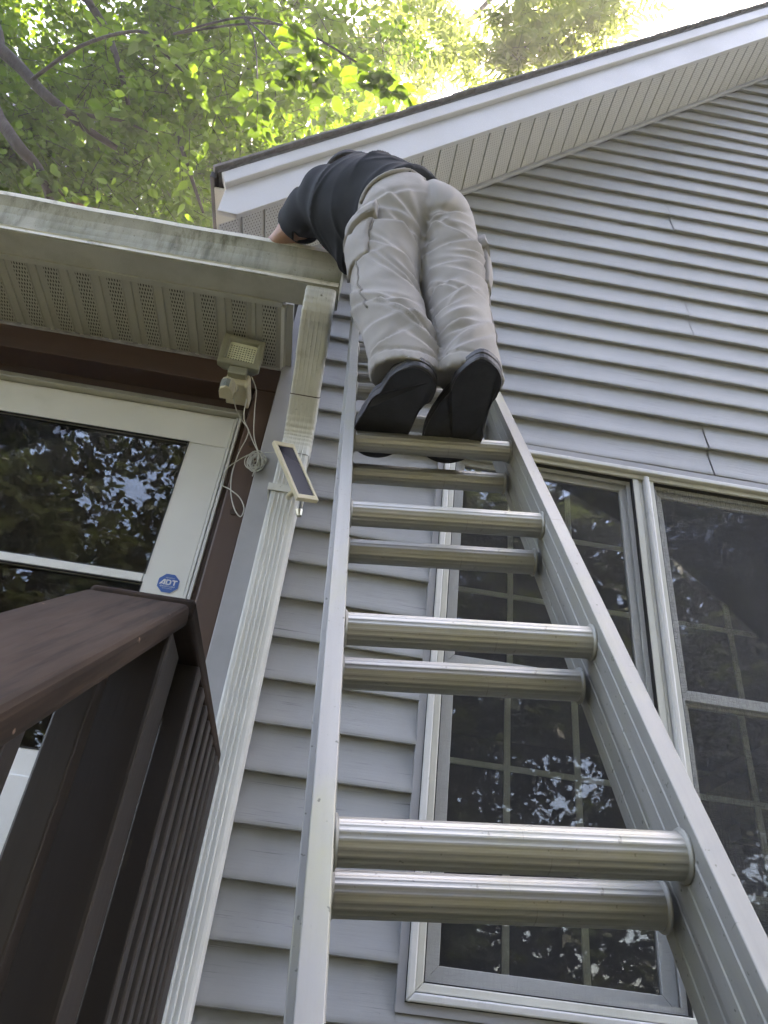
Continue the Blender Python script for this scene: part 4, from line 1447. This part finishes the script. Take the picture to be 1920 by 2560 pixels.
# ---- shoes: outsole outline in (x,y), heel block, leather upper
def shoe(outline, zs, tilt):
    P = [Vector((a, c, 0)) for a, c in outline]
    # dense smooth outline
    D = []
    n = len(P)
    for i in range(n):
        p0, p1, p2, p3 = P[i - 1], P[i], P[(i + 1) % n], P[(i + 2) % n]
        for k in range(5):
            u_ = k / 5
            D.append(0.5 * ((2 * p1) + (p2 - p0) * u_ + (2 * p0 - 5 * p1 + 4 * p2 - p3) * u_ * u_ + (3 * p1 - p0 - 3 * p2 + p3) * u_ ** 3))
    c = sum(D, Vector()) / len(D)
    ys = [p.y for p in D]; y0, y1 = min(ys), max(ys)
    def zoff(p):            # sole rises a little under the arch and at the toe
        f = (p.y - y0) / (y1 - y0)
        z = 0.0
        if 0.30 < f < 0.50: z += 0.011 * math.sin(math.pi * (f - 0.30) / 0.20)
        if f > 0.80: z += 0.003 * ((f - 0.80) / 0.20) ** 2
        return z
    m = MB()
    k = len(D)
    rings = [(0.93, 0.004), (0.985, 0.0), (1.0, 0.004), (1.0, 0.012), (0.985, 0.0145), (1.0, 0.017), (0.995, 0.026), (0.965, 0.030)]
    for s, z in rings:
        for i, p in enumerate(D):
            q = c + (p - c) * s
            lug = 0.0025 if (i // 2) % 2 and s > 0.99 else 0
            m.v.append((q.x, q.y, zs + z + zoff(p) + lug * 0))
    for r in range(len(rings) - 1):
        for i in range(k):
            j = (i + 1) % k
            m.f.append((r * k + i, r * k + j, (r + 1) * k + j, (r + 1) * k + i)); m.m.append(0)
    m.f.append(tuple(range(k))); m.m.append(0)
    m.f.append(tuple(range(len(m.v) - k, len(m.v)))); m.m.append(0)
    # tread bars
    ax = None
    toe = max(D, key=lambda p: p.y); heel = min(D, key=lambda p: p.y)
    d = (toe - heel).normalized(); s_ = Vector((d.y, -d.x, 0))
    L = (toe - heel).length
    f = 0.06
    while f < 0.0:
        if not (0.32 < f < 0.47):
            mid_ = heel + d * (L * f)
            # width at this station
            near = [p for p in D if abs((p - mid_).dot(d)) < 0.012]
            if len(near) > 1:
                w0 = min((p - mid_).dot(s_) for p in near); w1 = max((p - mid_).dot(s_) for p in near)
                a_, b_ = w0 * 0.78 + w1 * 0.22, w0 * 0.22 + w1 * 0.78
                zb = zs + zoff(mid_)
                q = [mid_ + s_ * a_ - d * 0.005, mid_ + s_ * b_ - d * 0.005, mid_ + s_ * b_ + d * 0.005, mid_ + s_ * a_ + d * 0.005]
                m.add([(p.x, p.y, zb + 0.003) for p in q] + [(p.x, p.y, zb - 0.0010) for p in q], [(4, 5, 6, 7), (0, 1, 5, 4), (1, 2, 6, 5), (2, 3, 7, 6), (3, 0, 4, 7)])
        f += 0.052
    sole = m.build('shoe', 'shoe_rubber', person, smooth=False)
    bev(sole, 0.001, 1, 60)
    g = Field((min(p.x for p in D) - 0.05, y0 - 0.05, zs - 0.01), (max(p.x for p in D) + 0.05, y1 + 0.05, zs + 0.16), 0.0065)
    hp = heel + d * 0.065; ball = heel + d * (L * 0.70); tp = heel + d * (L * 0.86)
    g.cap((hp.x + d.x * .01, hp.y + d.y * .01, zs + 0.045), (hp.x + d.x * .05, hp.y + d.y * .05, zs + 0.07), 0.030, 0.028, 0.02)
    g.cap((hp.x + d.x * .015, hp.y + d.y * .015, zs + 0.038), (ball.x, ball.y, zs + 0.046), 0.030, 0.043, 0.03)
    g.cap((ball.x, ball.y, zs + 0.046), (tp.x, tp.y, zs + 0.044), 0.046, 0.036, 0.03, ((0, 0, 1), 0.8))
    g.cut((0, 0, zs + 0.026), (0, 0, -1), (-1, -2, 0), (1, 0, 2))
    V, F = g.mesh()
    link('upper', raw_mesh('upper', relax(V, F, 1), F, 'shoe_leather', smooth=True), sole)
shoe([(0.178, -1.128), (0.214, -1.112), (0.231, -1.075), (0.229, -1.02), (0.228, -0.96), (0.233, -0.915), (0.215, -0.856), (0.176, -0.828), (0.133, -0.846), (0.117, -0.905), (0.124, -0.97), (0.143, -1.02), (0.149, -1.08)], 0.4405, 0)
shoe([(0.069, -1.084), (0.100, -1.076), (0.119, -1.045), (0.117, -1.003), (0.098, -0.953), (0.090, -0.900), (0.070, -0.835), (0.033, -0.809), (-0.004, -0.824), (-0.018, -0.885), (-0.002, -0.950), (0.020, -1.005), (0.037, -1.056)], 0.4405, 0)
del ladder['_local']

# ================================================================== trees
def frames(d, up, r):
    """orthonormal frames (n,3,3) for leaf directions d with normals near up"""
    d = d / np.linalg.norm(d, axis=1, keepdims=True)
    s = np.cross(up, d); s /= (np.linalg.norm(s, axis=1, keepdims=True) + 1e-9)
    n = np.cross(d, s)
    return np.stack([d, s, n], 1)

LEAF8 = np.array([(0, 0, 0), (0.16, 0.20, 0.03), (0.40, 0.27, 0.05), (0.72, 0.13, 0.02), (1, 0, -0.09), (0.72, -0.13, 0.02), (0.40, -0.27, 0.05), (0.16, -0.20, 0.03), (0.40, 0, -0.01), (0.75, 0, -0.03)])
LEAF8F = np.array([(0, 8, 1), (1, 8, 2), (2, 8, 9), (2, 9, 3), (3, 9, 4), (4, 9, 5), (5, 9, 6), (6, 9, 8), (6, 8, 7), (7, 8, 0)])
LEAF4 = np.array([(0, 0, 0), (0.5, 0.32, 0.06), (1, 0, -0.05), (0.5, -0.32, 0.06)])
LEAF4F = np.array([(0, 2, 1), (0, 3, 2)])

def leaf_cloud(pos, dirs, ups, size, T, TF):
    Fm = frames(dirs, ups, None)
    V = (np.einsum('mk,nkj->nmj', T, Fm) * size[:, None, None] + pos[:, None, :]).reshape(-1, 3)
    F = (TF[None] + (np.arange(len(pos)) * len(T))[:, None, None]).reshape(-1, 3)
    return V, F

def twig_leaves(starts, dirs, length, per, size, r, droop=0.5):
    """leaves set alternately along drooping twigs"""
    n = len(starts)
    tt = (np.arange(per) + 0.6) / per
    L = length * r.uniform(0.6, 1.3, n)
    P = starts[:, None, :] + dirs[:, None, :] * (L[:, None] * tt[None])[..., None]
    P[..., 2] -= droop * (L[:, None] * tt[None]) ** 2 / length * 0.6
    side = np.cross(dirs, np.array([0, 0, 1.0]))
    side /= np.linalg.norm(side, axis=1, keepdims=True) + 1e-9
    sg = np.where(np.arange(per) % 2 == 0, 1.0, -1.0)
    ld = dirs[:, None, :] * 0.55 + side[:, None, :] * sg[None, :, None] * 0.9 + r.normal(size=(n, per, 3)) * 0.35
    ld[..., 2] -= 0.35
    up = np.array([0, 0, 1.0]) + r.normal(size=(n, per, 3)) * 0.45
    return P.reshape(-1, 3), ld.reshape(-1, 3), up.reshape(-1, 3), size * r.uniform(0.6, 1.25, n * per)

def ok_roof(P):
    """keep foliage clear of the house roofs"""
    return ~((P[:, 0] > -0.95) & (P[:, 2] < SL * P[:, 0] + S0 + 0.75) & (P[:, 0] < XM)) & (P[:, 2] > 2.35)

def blob_points(n, blobs, r):
    w = np.array([b[1][0] * b[1][1] * b[1][2] * (b[2] if len(b) > 2 else 1) for b in blobs]); w /= w.sum()
    k = r.choice(len(blobs), n, p=w)
    c = np.array([b[0] for b in blobs])[k]; s = np.array([b[1] for b in blobs])[k]
    d = r.normal(size=(n, 3)); d /= np.linalg.norm(d, axis=1, keepdims=True)
    rad = r.uniform(0.15, 1, n) ** 0.5
    return c + d * s * rad[:, None], d

def tube_np(path, r0, r1, m, n=7):
    P = curve_path(path, 5)
    k = len(P)
    m.tube(P, [r0 + (r1 - r0) * i / (k - 1) for i in range(k)], n)

def make_tree(name, label, trunk, limbs, blobs, ntw, per, tlen, lsize, T, TF, mat, seed, group=None, roof=True, extra=None):
    r = np.random.default_rng(seed)
    root = empty(name, trunk[0], label, 'tree', group)
    m = MB()
    tube_np(trunk, 0.16 if len(trunk) < 9 else 0.1, 0.07, m, 10)
    m.build('trunk', 'bark', root, smooth=True)
    for lb, ra, rb in limbs:
        m = MB(); tube_np(lb, ra, rb, m, 7)
        m.build('limb', 'bark', root, smooth=True)
    nc = max(12, ntw // 26)
    Cc, _ = blob_points(nc, blobs, r)
    ci = r.integers(0, nc, ntw)
    sg_ = np.array([b[1] for b in blobs]).mean() * 0.17
    S = Cc[ci] + r.normal(size=(ntw, 3)) * sg_ * r.uniform(0.6, 1.5, nc)[ci][:, None]
    D = S - Cc[ci]; D /= np.linalg.norm(D, axis=1, keepdims=True) + 1e-9
    D = D * 0.6 + r.normal(size=D.shape) * 0.5; D[:, 2] *= 0.5
    D /= np.linalg.norm(D, axis=1, keepdims=True)
    if roof:
        k = ok_roof(S); S, D = S[k], D[k]
    P, ld, up, sz = twig_leaves(S, D, tlen, per, lsize, r)
    if roof:
        k = ok_roof(P); P, ld, up, sz = P[k], ld[k], up[k], sz[k]
    V, F = leaf_cloud(P, ld, up, sz, T, TF)
    nl = len(F)
    # twigs as thin three-sided sticks
    tl = tlen * 0.9
    a = S; b_ = S + D * tl - np.array([0, 0, 0.2]) * tl
    s1 = np.cross(D, [0.3, 0.2, 1]); s1 /= np.linalg.norm(s1, axis=1, keepdims=True); s2 = np.cross(D, s1)
    rt = 0.004
    tv = np.stack([a + s1 * rt, a - s1 * rt * .5 + s2 * rt, a - s1 * rt * .5 - s2 * rt, b_], 1).reshape(-1, 3)
    tf = (np.array([(0, 1, 3), (1, 2, 3), (2, 0, 3)])[None] + (np.arange(len(S)) * 4)[:, None, None]).reshape(-1, 3) + len(V)
    V = np.concatenate([V, tv]); F = np.concatenate([F, tf])
    fm = np.zeros(len(F), np.int32); fm[nl:] = 1
    o = link('crown', raw_mesh('crown', V, F, [mat, 'bark'], fm), root)
    o['kind'] = 'stuff'
    return root

# near broadleaf tree overhanging the porch
l1 = [(-3.35, 0.93, 5.35), (-3.04, 0.89, 5.03), (-2.82, 0.9, 4.84), (-2.61, 0.91, 4.63), (-2.36, 0.91, 4.42), (-2.2, 0.96, 4.34), (-2.01, 1.07, 4.35)]
l2 = [(-2.77, 0.77, 4.14), (-2.57, 0.78, 3.94), (-2.37, 0.79, 3.72), (-2.24, 0.85, 3.63), (-2.14, 0.94, 3.49), (-2.15, 1.07, 3.40)]
l2b = [(-2.23, 0.86, 3.62), (-2.1, 0.9, 3.54), (-2.01, 1.0, 3.50)]
l3 = [(-2.95, 0.92, 6.38), (-2.74, 0.9, 6.04), (-2.57, 1.0, 5.88), (-2.4, 1.07, 5.59), (-2.33, 1.16, 5.47), (-2.28, 1.33, 5.39)]
l1b = [(-2.36, 0.91, 4.42), (-2.09, 0.85, 4.32), (-1.92, 0.84, 4.31), (-1.74, 0.86, 4.27)]
l4 = [(-1.7, 1.12, 4.77), (-1.65, 1.18, 4.68), (-1.5, 1.25, 4.39), (-1.39, 1.37, 4.22)]
tws = [[(-1.68, 0.19, 4.18), (-1.49, 0.19, 3.99), (-1.31, 0.19, 3.79), (-1.21, 0.25, 3.7)],
       [(-0.65, -0.16, 3.72), (-0.6, -0.12, 3.65), (-0.52, -0.11, 3.46), (-0.45, -0.05, 3.37)],
       [(-0.34, 0.03, 3.94), (-0.25, 0.01, 3.78), (-0.16, 0.04, 3.74), (-0.09, 0.06, 3.71)],
       [(-0.7, -0.13, 3.5), (-0.64, -0.15, 3.34), (-0.6, -0.1, 3.28)], [(-0.85, 0.08, 3.57), (-0.81, 0.08, 3.38), (-0.8, 0.15, 3.29)]]
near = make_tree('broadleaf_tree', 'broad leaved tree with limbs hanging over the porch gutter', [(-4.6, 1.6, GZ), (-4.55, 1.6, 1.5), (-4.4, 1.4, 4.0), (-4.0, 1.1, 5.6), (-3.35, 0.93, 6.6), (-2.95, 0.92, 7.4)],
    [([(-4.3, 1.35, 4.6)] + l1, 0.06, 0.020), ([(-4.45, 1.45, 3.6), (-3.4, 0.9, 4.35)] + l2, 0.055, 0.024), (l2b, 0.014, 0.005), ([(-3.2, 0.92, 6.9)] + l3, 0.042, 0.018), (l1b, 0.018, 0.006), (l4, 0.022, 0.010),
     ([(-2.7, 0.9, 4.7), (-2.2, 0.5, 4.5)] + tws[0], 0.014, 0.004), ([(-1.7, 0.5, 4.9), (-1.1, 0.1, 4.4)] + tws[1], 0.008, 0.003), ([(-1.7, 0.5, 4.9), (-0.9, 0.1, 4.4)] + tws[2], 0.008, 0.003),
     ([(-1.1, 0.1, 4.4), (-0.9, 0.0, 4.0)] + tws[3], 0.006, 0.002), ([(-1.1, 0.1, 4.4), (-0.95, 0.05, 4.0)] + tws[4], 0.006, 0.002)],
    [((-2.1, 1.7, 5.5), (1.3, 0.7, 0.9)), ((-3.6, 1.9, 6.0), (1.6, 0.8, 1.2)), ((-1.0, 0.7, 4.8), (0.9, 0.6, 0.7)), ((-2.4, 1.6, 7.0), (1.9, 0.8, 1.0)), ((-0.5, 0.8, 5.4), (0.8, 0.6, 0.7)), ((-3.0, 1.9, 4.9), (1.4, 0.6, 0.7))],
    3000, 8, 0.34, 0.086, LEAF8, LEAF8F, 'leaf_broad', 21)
# large near leaves on the hanging twigs, each a piece of its own
lv = []
for k in range(4):
    T = LEAF8.copy(); T[:, 1] *= (1.15, 1.3, 1.0, 1.2)[k]; T[:, 2] *= (1, 2.2, -1, 3)[k]; T[1:4, 0] += 0.03 * k
    lv.append(raw_mesh('leaf', T, LEAF8F, 'leaf_near_shade' if k < 3 else 'leaf_broad', smooth=True))
lr = random.Random(3)
cnt = 0
for tw in tws + [l1b, l2b]:
    P = curve_path(tw, 7)
    for i, p in enumerate(P):
        for s in (-1, 1):
            if lr.random() < 0.12: continue
            d = Vector((s * lr.uniform(0.3, 1), lr.uniform(-0.6, 0.6), lr.uniform(-0.9, 0.1))).normalized()
            n_ = Vector((lr.uniform(-0.7, 0.7), lr.uniform(-0.7, 0.5), 1)).normalized()
            y_ = n_.cross(d).normalized(); z_ = d.cross(y_)
            sz = lr.uniform(0.075, 0.125)
            o = link('leaf', lr.choice(lv), near)
            o.matrix_parent_inverse = Matrix.Translation(-near.location)
            q = p + Vector((lr.uniform(-.05, .05), lr.uniform(-.05, .05), lr.uniform(-.04, .04)))
            o.matrix_basis = Matrix(((d.x * sz, y_.x * sz, z_.x * sz, q.x), (d.y * sz, y_.y * sz, z_.y * sz, q.y), (d.z * sz, y_.z * sz, z_.z * sz, q.z), (0, 0, 0, 1)))
            cnt += 1

make_tree('broadleaf_tree', 'tall tree with a forked trunk rising behind the porch roof', [(-2.4, 5.2, GZ), (-2.4, 5.2, 3), (-2.2, 5.1, 6), (-2.0, 5.0, 9.5)],
    [([(-2.3, 5.15, 4.5), (-1.6, 4.6, 7), (-0.9, 4.2, 9)], 0.07, 0.03), ([(-2.35, 5.2, 4.0), (-3.2, 4.7, 6), (-4.2, 4.3, 7.6)], 0.07, 0.03)],
    [((-2.6, 4.4, 7.6), (2.6, 1.3, 2.0)), ((-5.0, 4.6, 7.0), (2.2, 1.3, 2.2)), ((-1.0, 4.2, 8.8), (1.5, 1.1, 1.5)), ((-4.2, 4.5, 9.6), (2.4, 1.3, 1.3)), ((-2.9, 4.2, 5.6), (1.6, 0.9, 1.0)), ((-1.3, 4.6, 6.4), (0.9, 0.8, 1.3))],
    4200, 9, 0.48, 0.112, LEAF4, LEAF4F, 'leaf_broad', 31)
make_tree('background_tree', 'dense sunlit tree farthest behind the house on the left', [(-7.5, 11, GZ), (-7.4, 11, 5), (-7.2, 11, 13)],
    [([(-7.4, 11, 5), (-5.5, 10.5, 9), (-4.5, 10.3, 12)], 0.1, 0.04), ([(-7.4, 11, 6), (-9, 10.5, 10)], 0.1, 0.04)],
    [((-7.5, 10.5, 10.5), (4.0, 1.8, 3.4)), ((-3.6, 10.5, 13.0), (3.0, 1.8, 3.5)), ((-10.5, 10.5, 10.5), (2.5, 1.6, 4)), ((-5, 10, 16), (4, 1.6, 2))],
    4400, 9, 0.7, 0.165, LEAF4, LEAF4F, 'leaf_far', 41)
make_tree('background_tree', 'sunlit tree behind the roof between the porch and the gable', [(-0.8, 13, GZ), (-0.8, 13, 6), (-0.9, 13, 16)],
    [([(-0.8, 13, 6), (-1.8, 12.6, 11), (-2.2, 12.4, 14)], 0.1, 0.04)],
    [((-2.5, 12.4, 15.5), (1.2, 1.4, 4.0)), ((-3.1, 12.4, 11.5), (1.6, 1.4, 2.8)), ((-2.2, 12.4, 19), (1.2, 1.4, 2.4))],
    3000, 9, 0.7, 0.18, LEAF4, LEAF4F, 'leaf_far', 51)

# compound-leaved tree whose sprays hang over the roof
def compound(sprays, mass, nmass, seed, root):
    r = np.random.default_rng(seed)
    S = []; D = []
    for sp in sprays:
        P = [np.array(p) for p in curve_path(sp, 6)]
        for i, p in enumerate(P):
            for _ in range(1 + (i % 2)):
                d = r.normal(size=3); d[2] = -abs(d[2]) * 0.7
                S.append(p + r.normal(size=3) * 0.03); D.append(d / np.linalg.norm(d))
    S = np.array(S); D = np.array(D)
    S2, D2 = blob_points(nmass, mass, r)
    D2 = r.normal(size=D2.shape); D2[:, 2] = -np.abs(D2[:, 2]) * 0.6
    D2 /= np.linalg.norm(D2, axis=1, keepdims=True)
    S = np.concatenate([S, S2]); D = np.concatenate([D, D2])
    n = len(S); per = 13; Lr = 0.30
    tt = (np.arange(per) // 2 + 1) / (per // 2 + 1)
    L = Lr * r.uniform(0.7, 1.2, n)
    P = S[:, None, :] + D[:, None, :] * (L[:, None] * tt[None])[..., None]
    P[..., 2] -= 0.10 * (tt[None] ** 2)
    side = np.cross(D, np.array([0, 0, 1.0]) + r.normal(size=D.shape) * 0.2)
    side /= np.linalg.norm(side, axis=1, keepdims=True) + 1e-9
    sg = np.where(np.arange(per) % 2 == 0, 1.0, -1.0); sg[-1] = 0
    ld = D[:, None, :] * 0.45 + side[:, None, :] * sg[None, :, None] + r.normal(size=(n, per, 3)) * 0.12
    ld[:, -1] = D
    up = np.repeat((np.cross(side, D) + r.normal(size=D.shape) * 0.1)[:, None, :], per, 1)
    up *= np.sign(up[..., 2:3] + 1e-6)
    T = np.array([(0, 0, 0), (0.35, 0.15, 0.02), (0.7, 0.11, 0.0), (1, 0, -0.05), (0.7, -0.11, 0), (0.35, -0.15, 0.02)])
    TF = np.array([(0, 5, 1), (1, 5, 4), (1, 4, 2), (2, 4, 3)])
    V, F = leaf_cloud(P.reshape(-1, 3), ld.reshape(-1, 3), up.reshape(-1, 3), 0.098 * r.uniform(0.75, 1.2, n * per), T, TF)
    nl = len(F)
    a = S; b_ = S + D * L[:, None]; b_[:, 2] -= 0.10
    rt = 0.003
    tv = np.stack([a + side * rt, a - side * rt, b_ + side * rt * .3], 1).reshape(-1, 3)
    tf = np.arange(len(tv)).reshape(-1, 3) + len(V)
    V = np.concatenate([V, tv]); F = np.concatenate([F, tf])
    fm = np.zeros(len(F), np.int32); fm[nl:] = 1
    o = link('crown', raw_mesh('crown', V, F, ['leaf_compound', 'bark'], fm), root)
    o['kind'] = 'stuff'
ct = empty('walnut_tree', (-1.2, 8.0, GZ), 'tree with feathery compound leaves hanging over the gable roof', 'tree')
SPR = [[(1.0, 0.42, 6.93), (1.0, 0.51, 6.62), (1.01, 0.6, 6.32), (1.01, 0.73, 6.14)], [(1.0, 0.42, 6.93), (1.28, 0.4, 6.75), (1.5, 0.39, 6.59), (1.62, 0.38, 6.41)],
       [(1.0, 0.51, 6.62), (0.8, 0.53, 6.44), (0.69, 0.55, 6.24), (0.64, 0.61, 6.17)], [(1.01, 0.6, 6.32), (0.84, 0.63, 6.12), (0.75, 0.7, 6.03), (0.7, 0.76, 5.95)],
       [(1.28, 0.4, 6.75), (1.36, 0.46, 6.55), (1.40, 0.5, 6.42)], [(0.84, 0.63, 6.12), (0.62, 0.7, 5.98), (0.48, 0.8, 5.9)],
       [(0.12, 0.69, 6.97), (0.2, 0.81, 6.62), (0.31, 0.88, 6.33), (0.4, 0.94, 6.24)], [(1.01, 0.6, 6.32), (1.13, 0.54, 6.23), (1.25, 0.49, 6.28), (1.32, 0.56, 6.17)]]
m = MB(); tube_np([(-1.2, 8.0, GZ), (-1.2, 8, 3), (-1.0, 7, 7), (-0.6, 5.5, 9.5)], 0.2, 0.09, m, 10); m.build('trunk', 'bark', ct, smooth=True)
for lb, ra, rb in (([(-0.6, 5.5, 9.5), (0.0, 3.0, 9.6), (0.6, 1.2, 8.4), (1.0, 0.42, 6.93)], 0.06, 0.01), ([(-0.6, 5.5, 9.5), (-0.3, 2.6, 9.0), (0.0, 1.2, 7.8), (0.12, 0.69, 6.97)], 0.06, 0.01),
                   (SPR[0], 0.01, 0.003), (SPR[1], 0.009, 0.003), (SPR[2], 0.007, 0.003), (SPR[3], 0.007, 0.003), (SPR[4], 0.009, 0.003), (SPR[5], 0.006, 0.003)):
    m = MB(); tube_np(lb, ra, rb, m, 6); m.build('limb', 'bark', ct, smooth=True)
compound(SPR, [((-0.15, 1.2, 7.6), (0.5, 0.6, 0.9), 2.6), ((1.03, 0.55, 6.70), (0.06, 0.10, 0.28), 1.5), ((-0.35, 2.6, 9.4), (0.5, 0.9, 1.1))], 180, 61, ct)

# trees on the far side of the yard: seen only mirrored in the panes
def yard_tree(seed, loc, h, label):
    make_tree('yard_tree', label, [(loc[0], loc[1], GZ), (loc[0] + .1, loc[1], h * 0.3), (loc[0] - .1, loc[1], h * 0.75)], [],
              [((loc[0], loc[1], h * 0.60), (3.2, 1.8, h * 0.40)), ((loc[0] + 1.5, loc[1] + 0.8, h * 0.2), (2.4, 1.4, h * 0.36)), ((loc[0] - 1.8, loc[1] - 0.4, h * 0.25), (2.4, 1.4, h * 0.40)), ((loc[0], loc[1] + 0.6, -0.4), (3.2, 1.0, 1.9), 3.0)],
              3600, 9, 0.6, 0.265, LEAF4, LEAF4F, 'leaf_yard', seed, 'trees across the yard', roof=False)
for k, (x_, y_, h_) in enumerate(((-7.5, -10.5, 12), (-2.5, -12.5, 14), (2.2, -12.0, 12), (6.5, -11.0, 13), (11.0, -9.5, 12))):
    yard_tree(70 + k, (x_, y_), h_, 'leafy yard tree behind the viewer, mirrored in the window panes')

# ================================================================== haze: volume added to imitate the milky lens glare
hm = bpy.data.materials.new('glare_haze')
hm.use_nodes = True
for n in list(hm.node_tree.nodes):
    hm.node_tree.nodes.remove(n)
pv = hm.node_tree.nodes.new('ShaderNodeVolumePrincipled')
pv.inputs['Color'].default_value = (0.97, 0.98, 1.0, 1)
pv.inputs['Density'].default_value = GLARE_HAZE
pv.inputs['Anisotropy'].default_value = 0.6
ho = hm.node_tree.nodes.new('ShaderNodeOutputMaterial')
hm.node_tree.links.new(pv.outputs[0], ho.inputs['Volume'])
MATS['glare_haze'] = hm
hz = MB().box(-62, 62, -62, 62, GZ - 1.0, 24.0).build('haze', 'glare_haze')
tag(hz, 'thin pale haze added to imitate lens glare', kind='stuff')
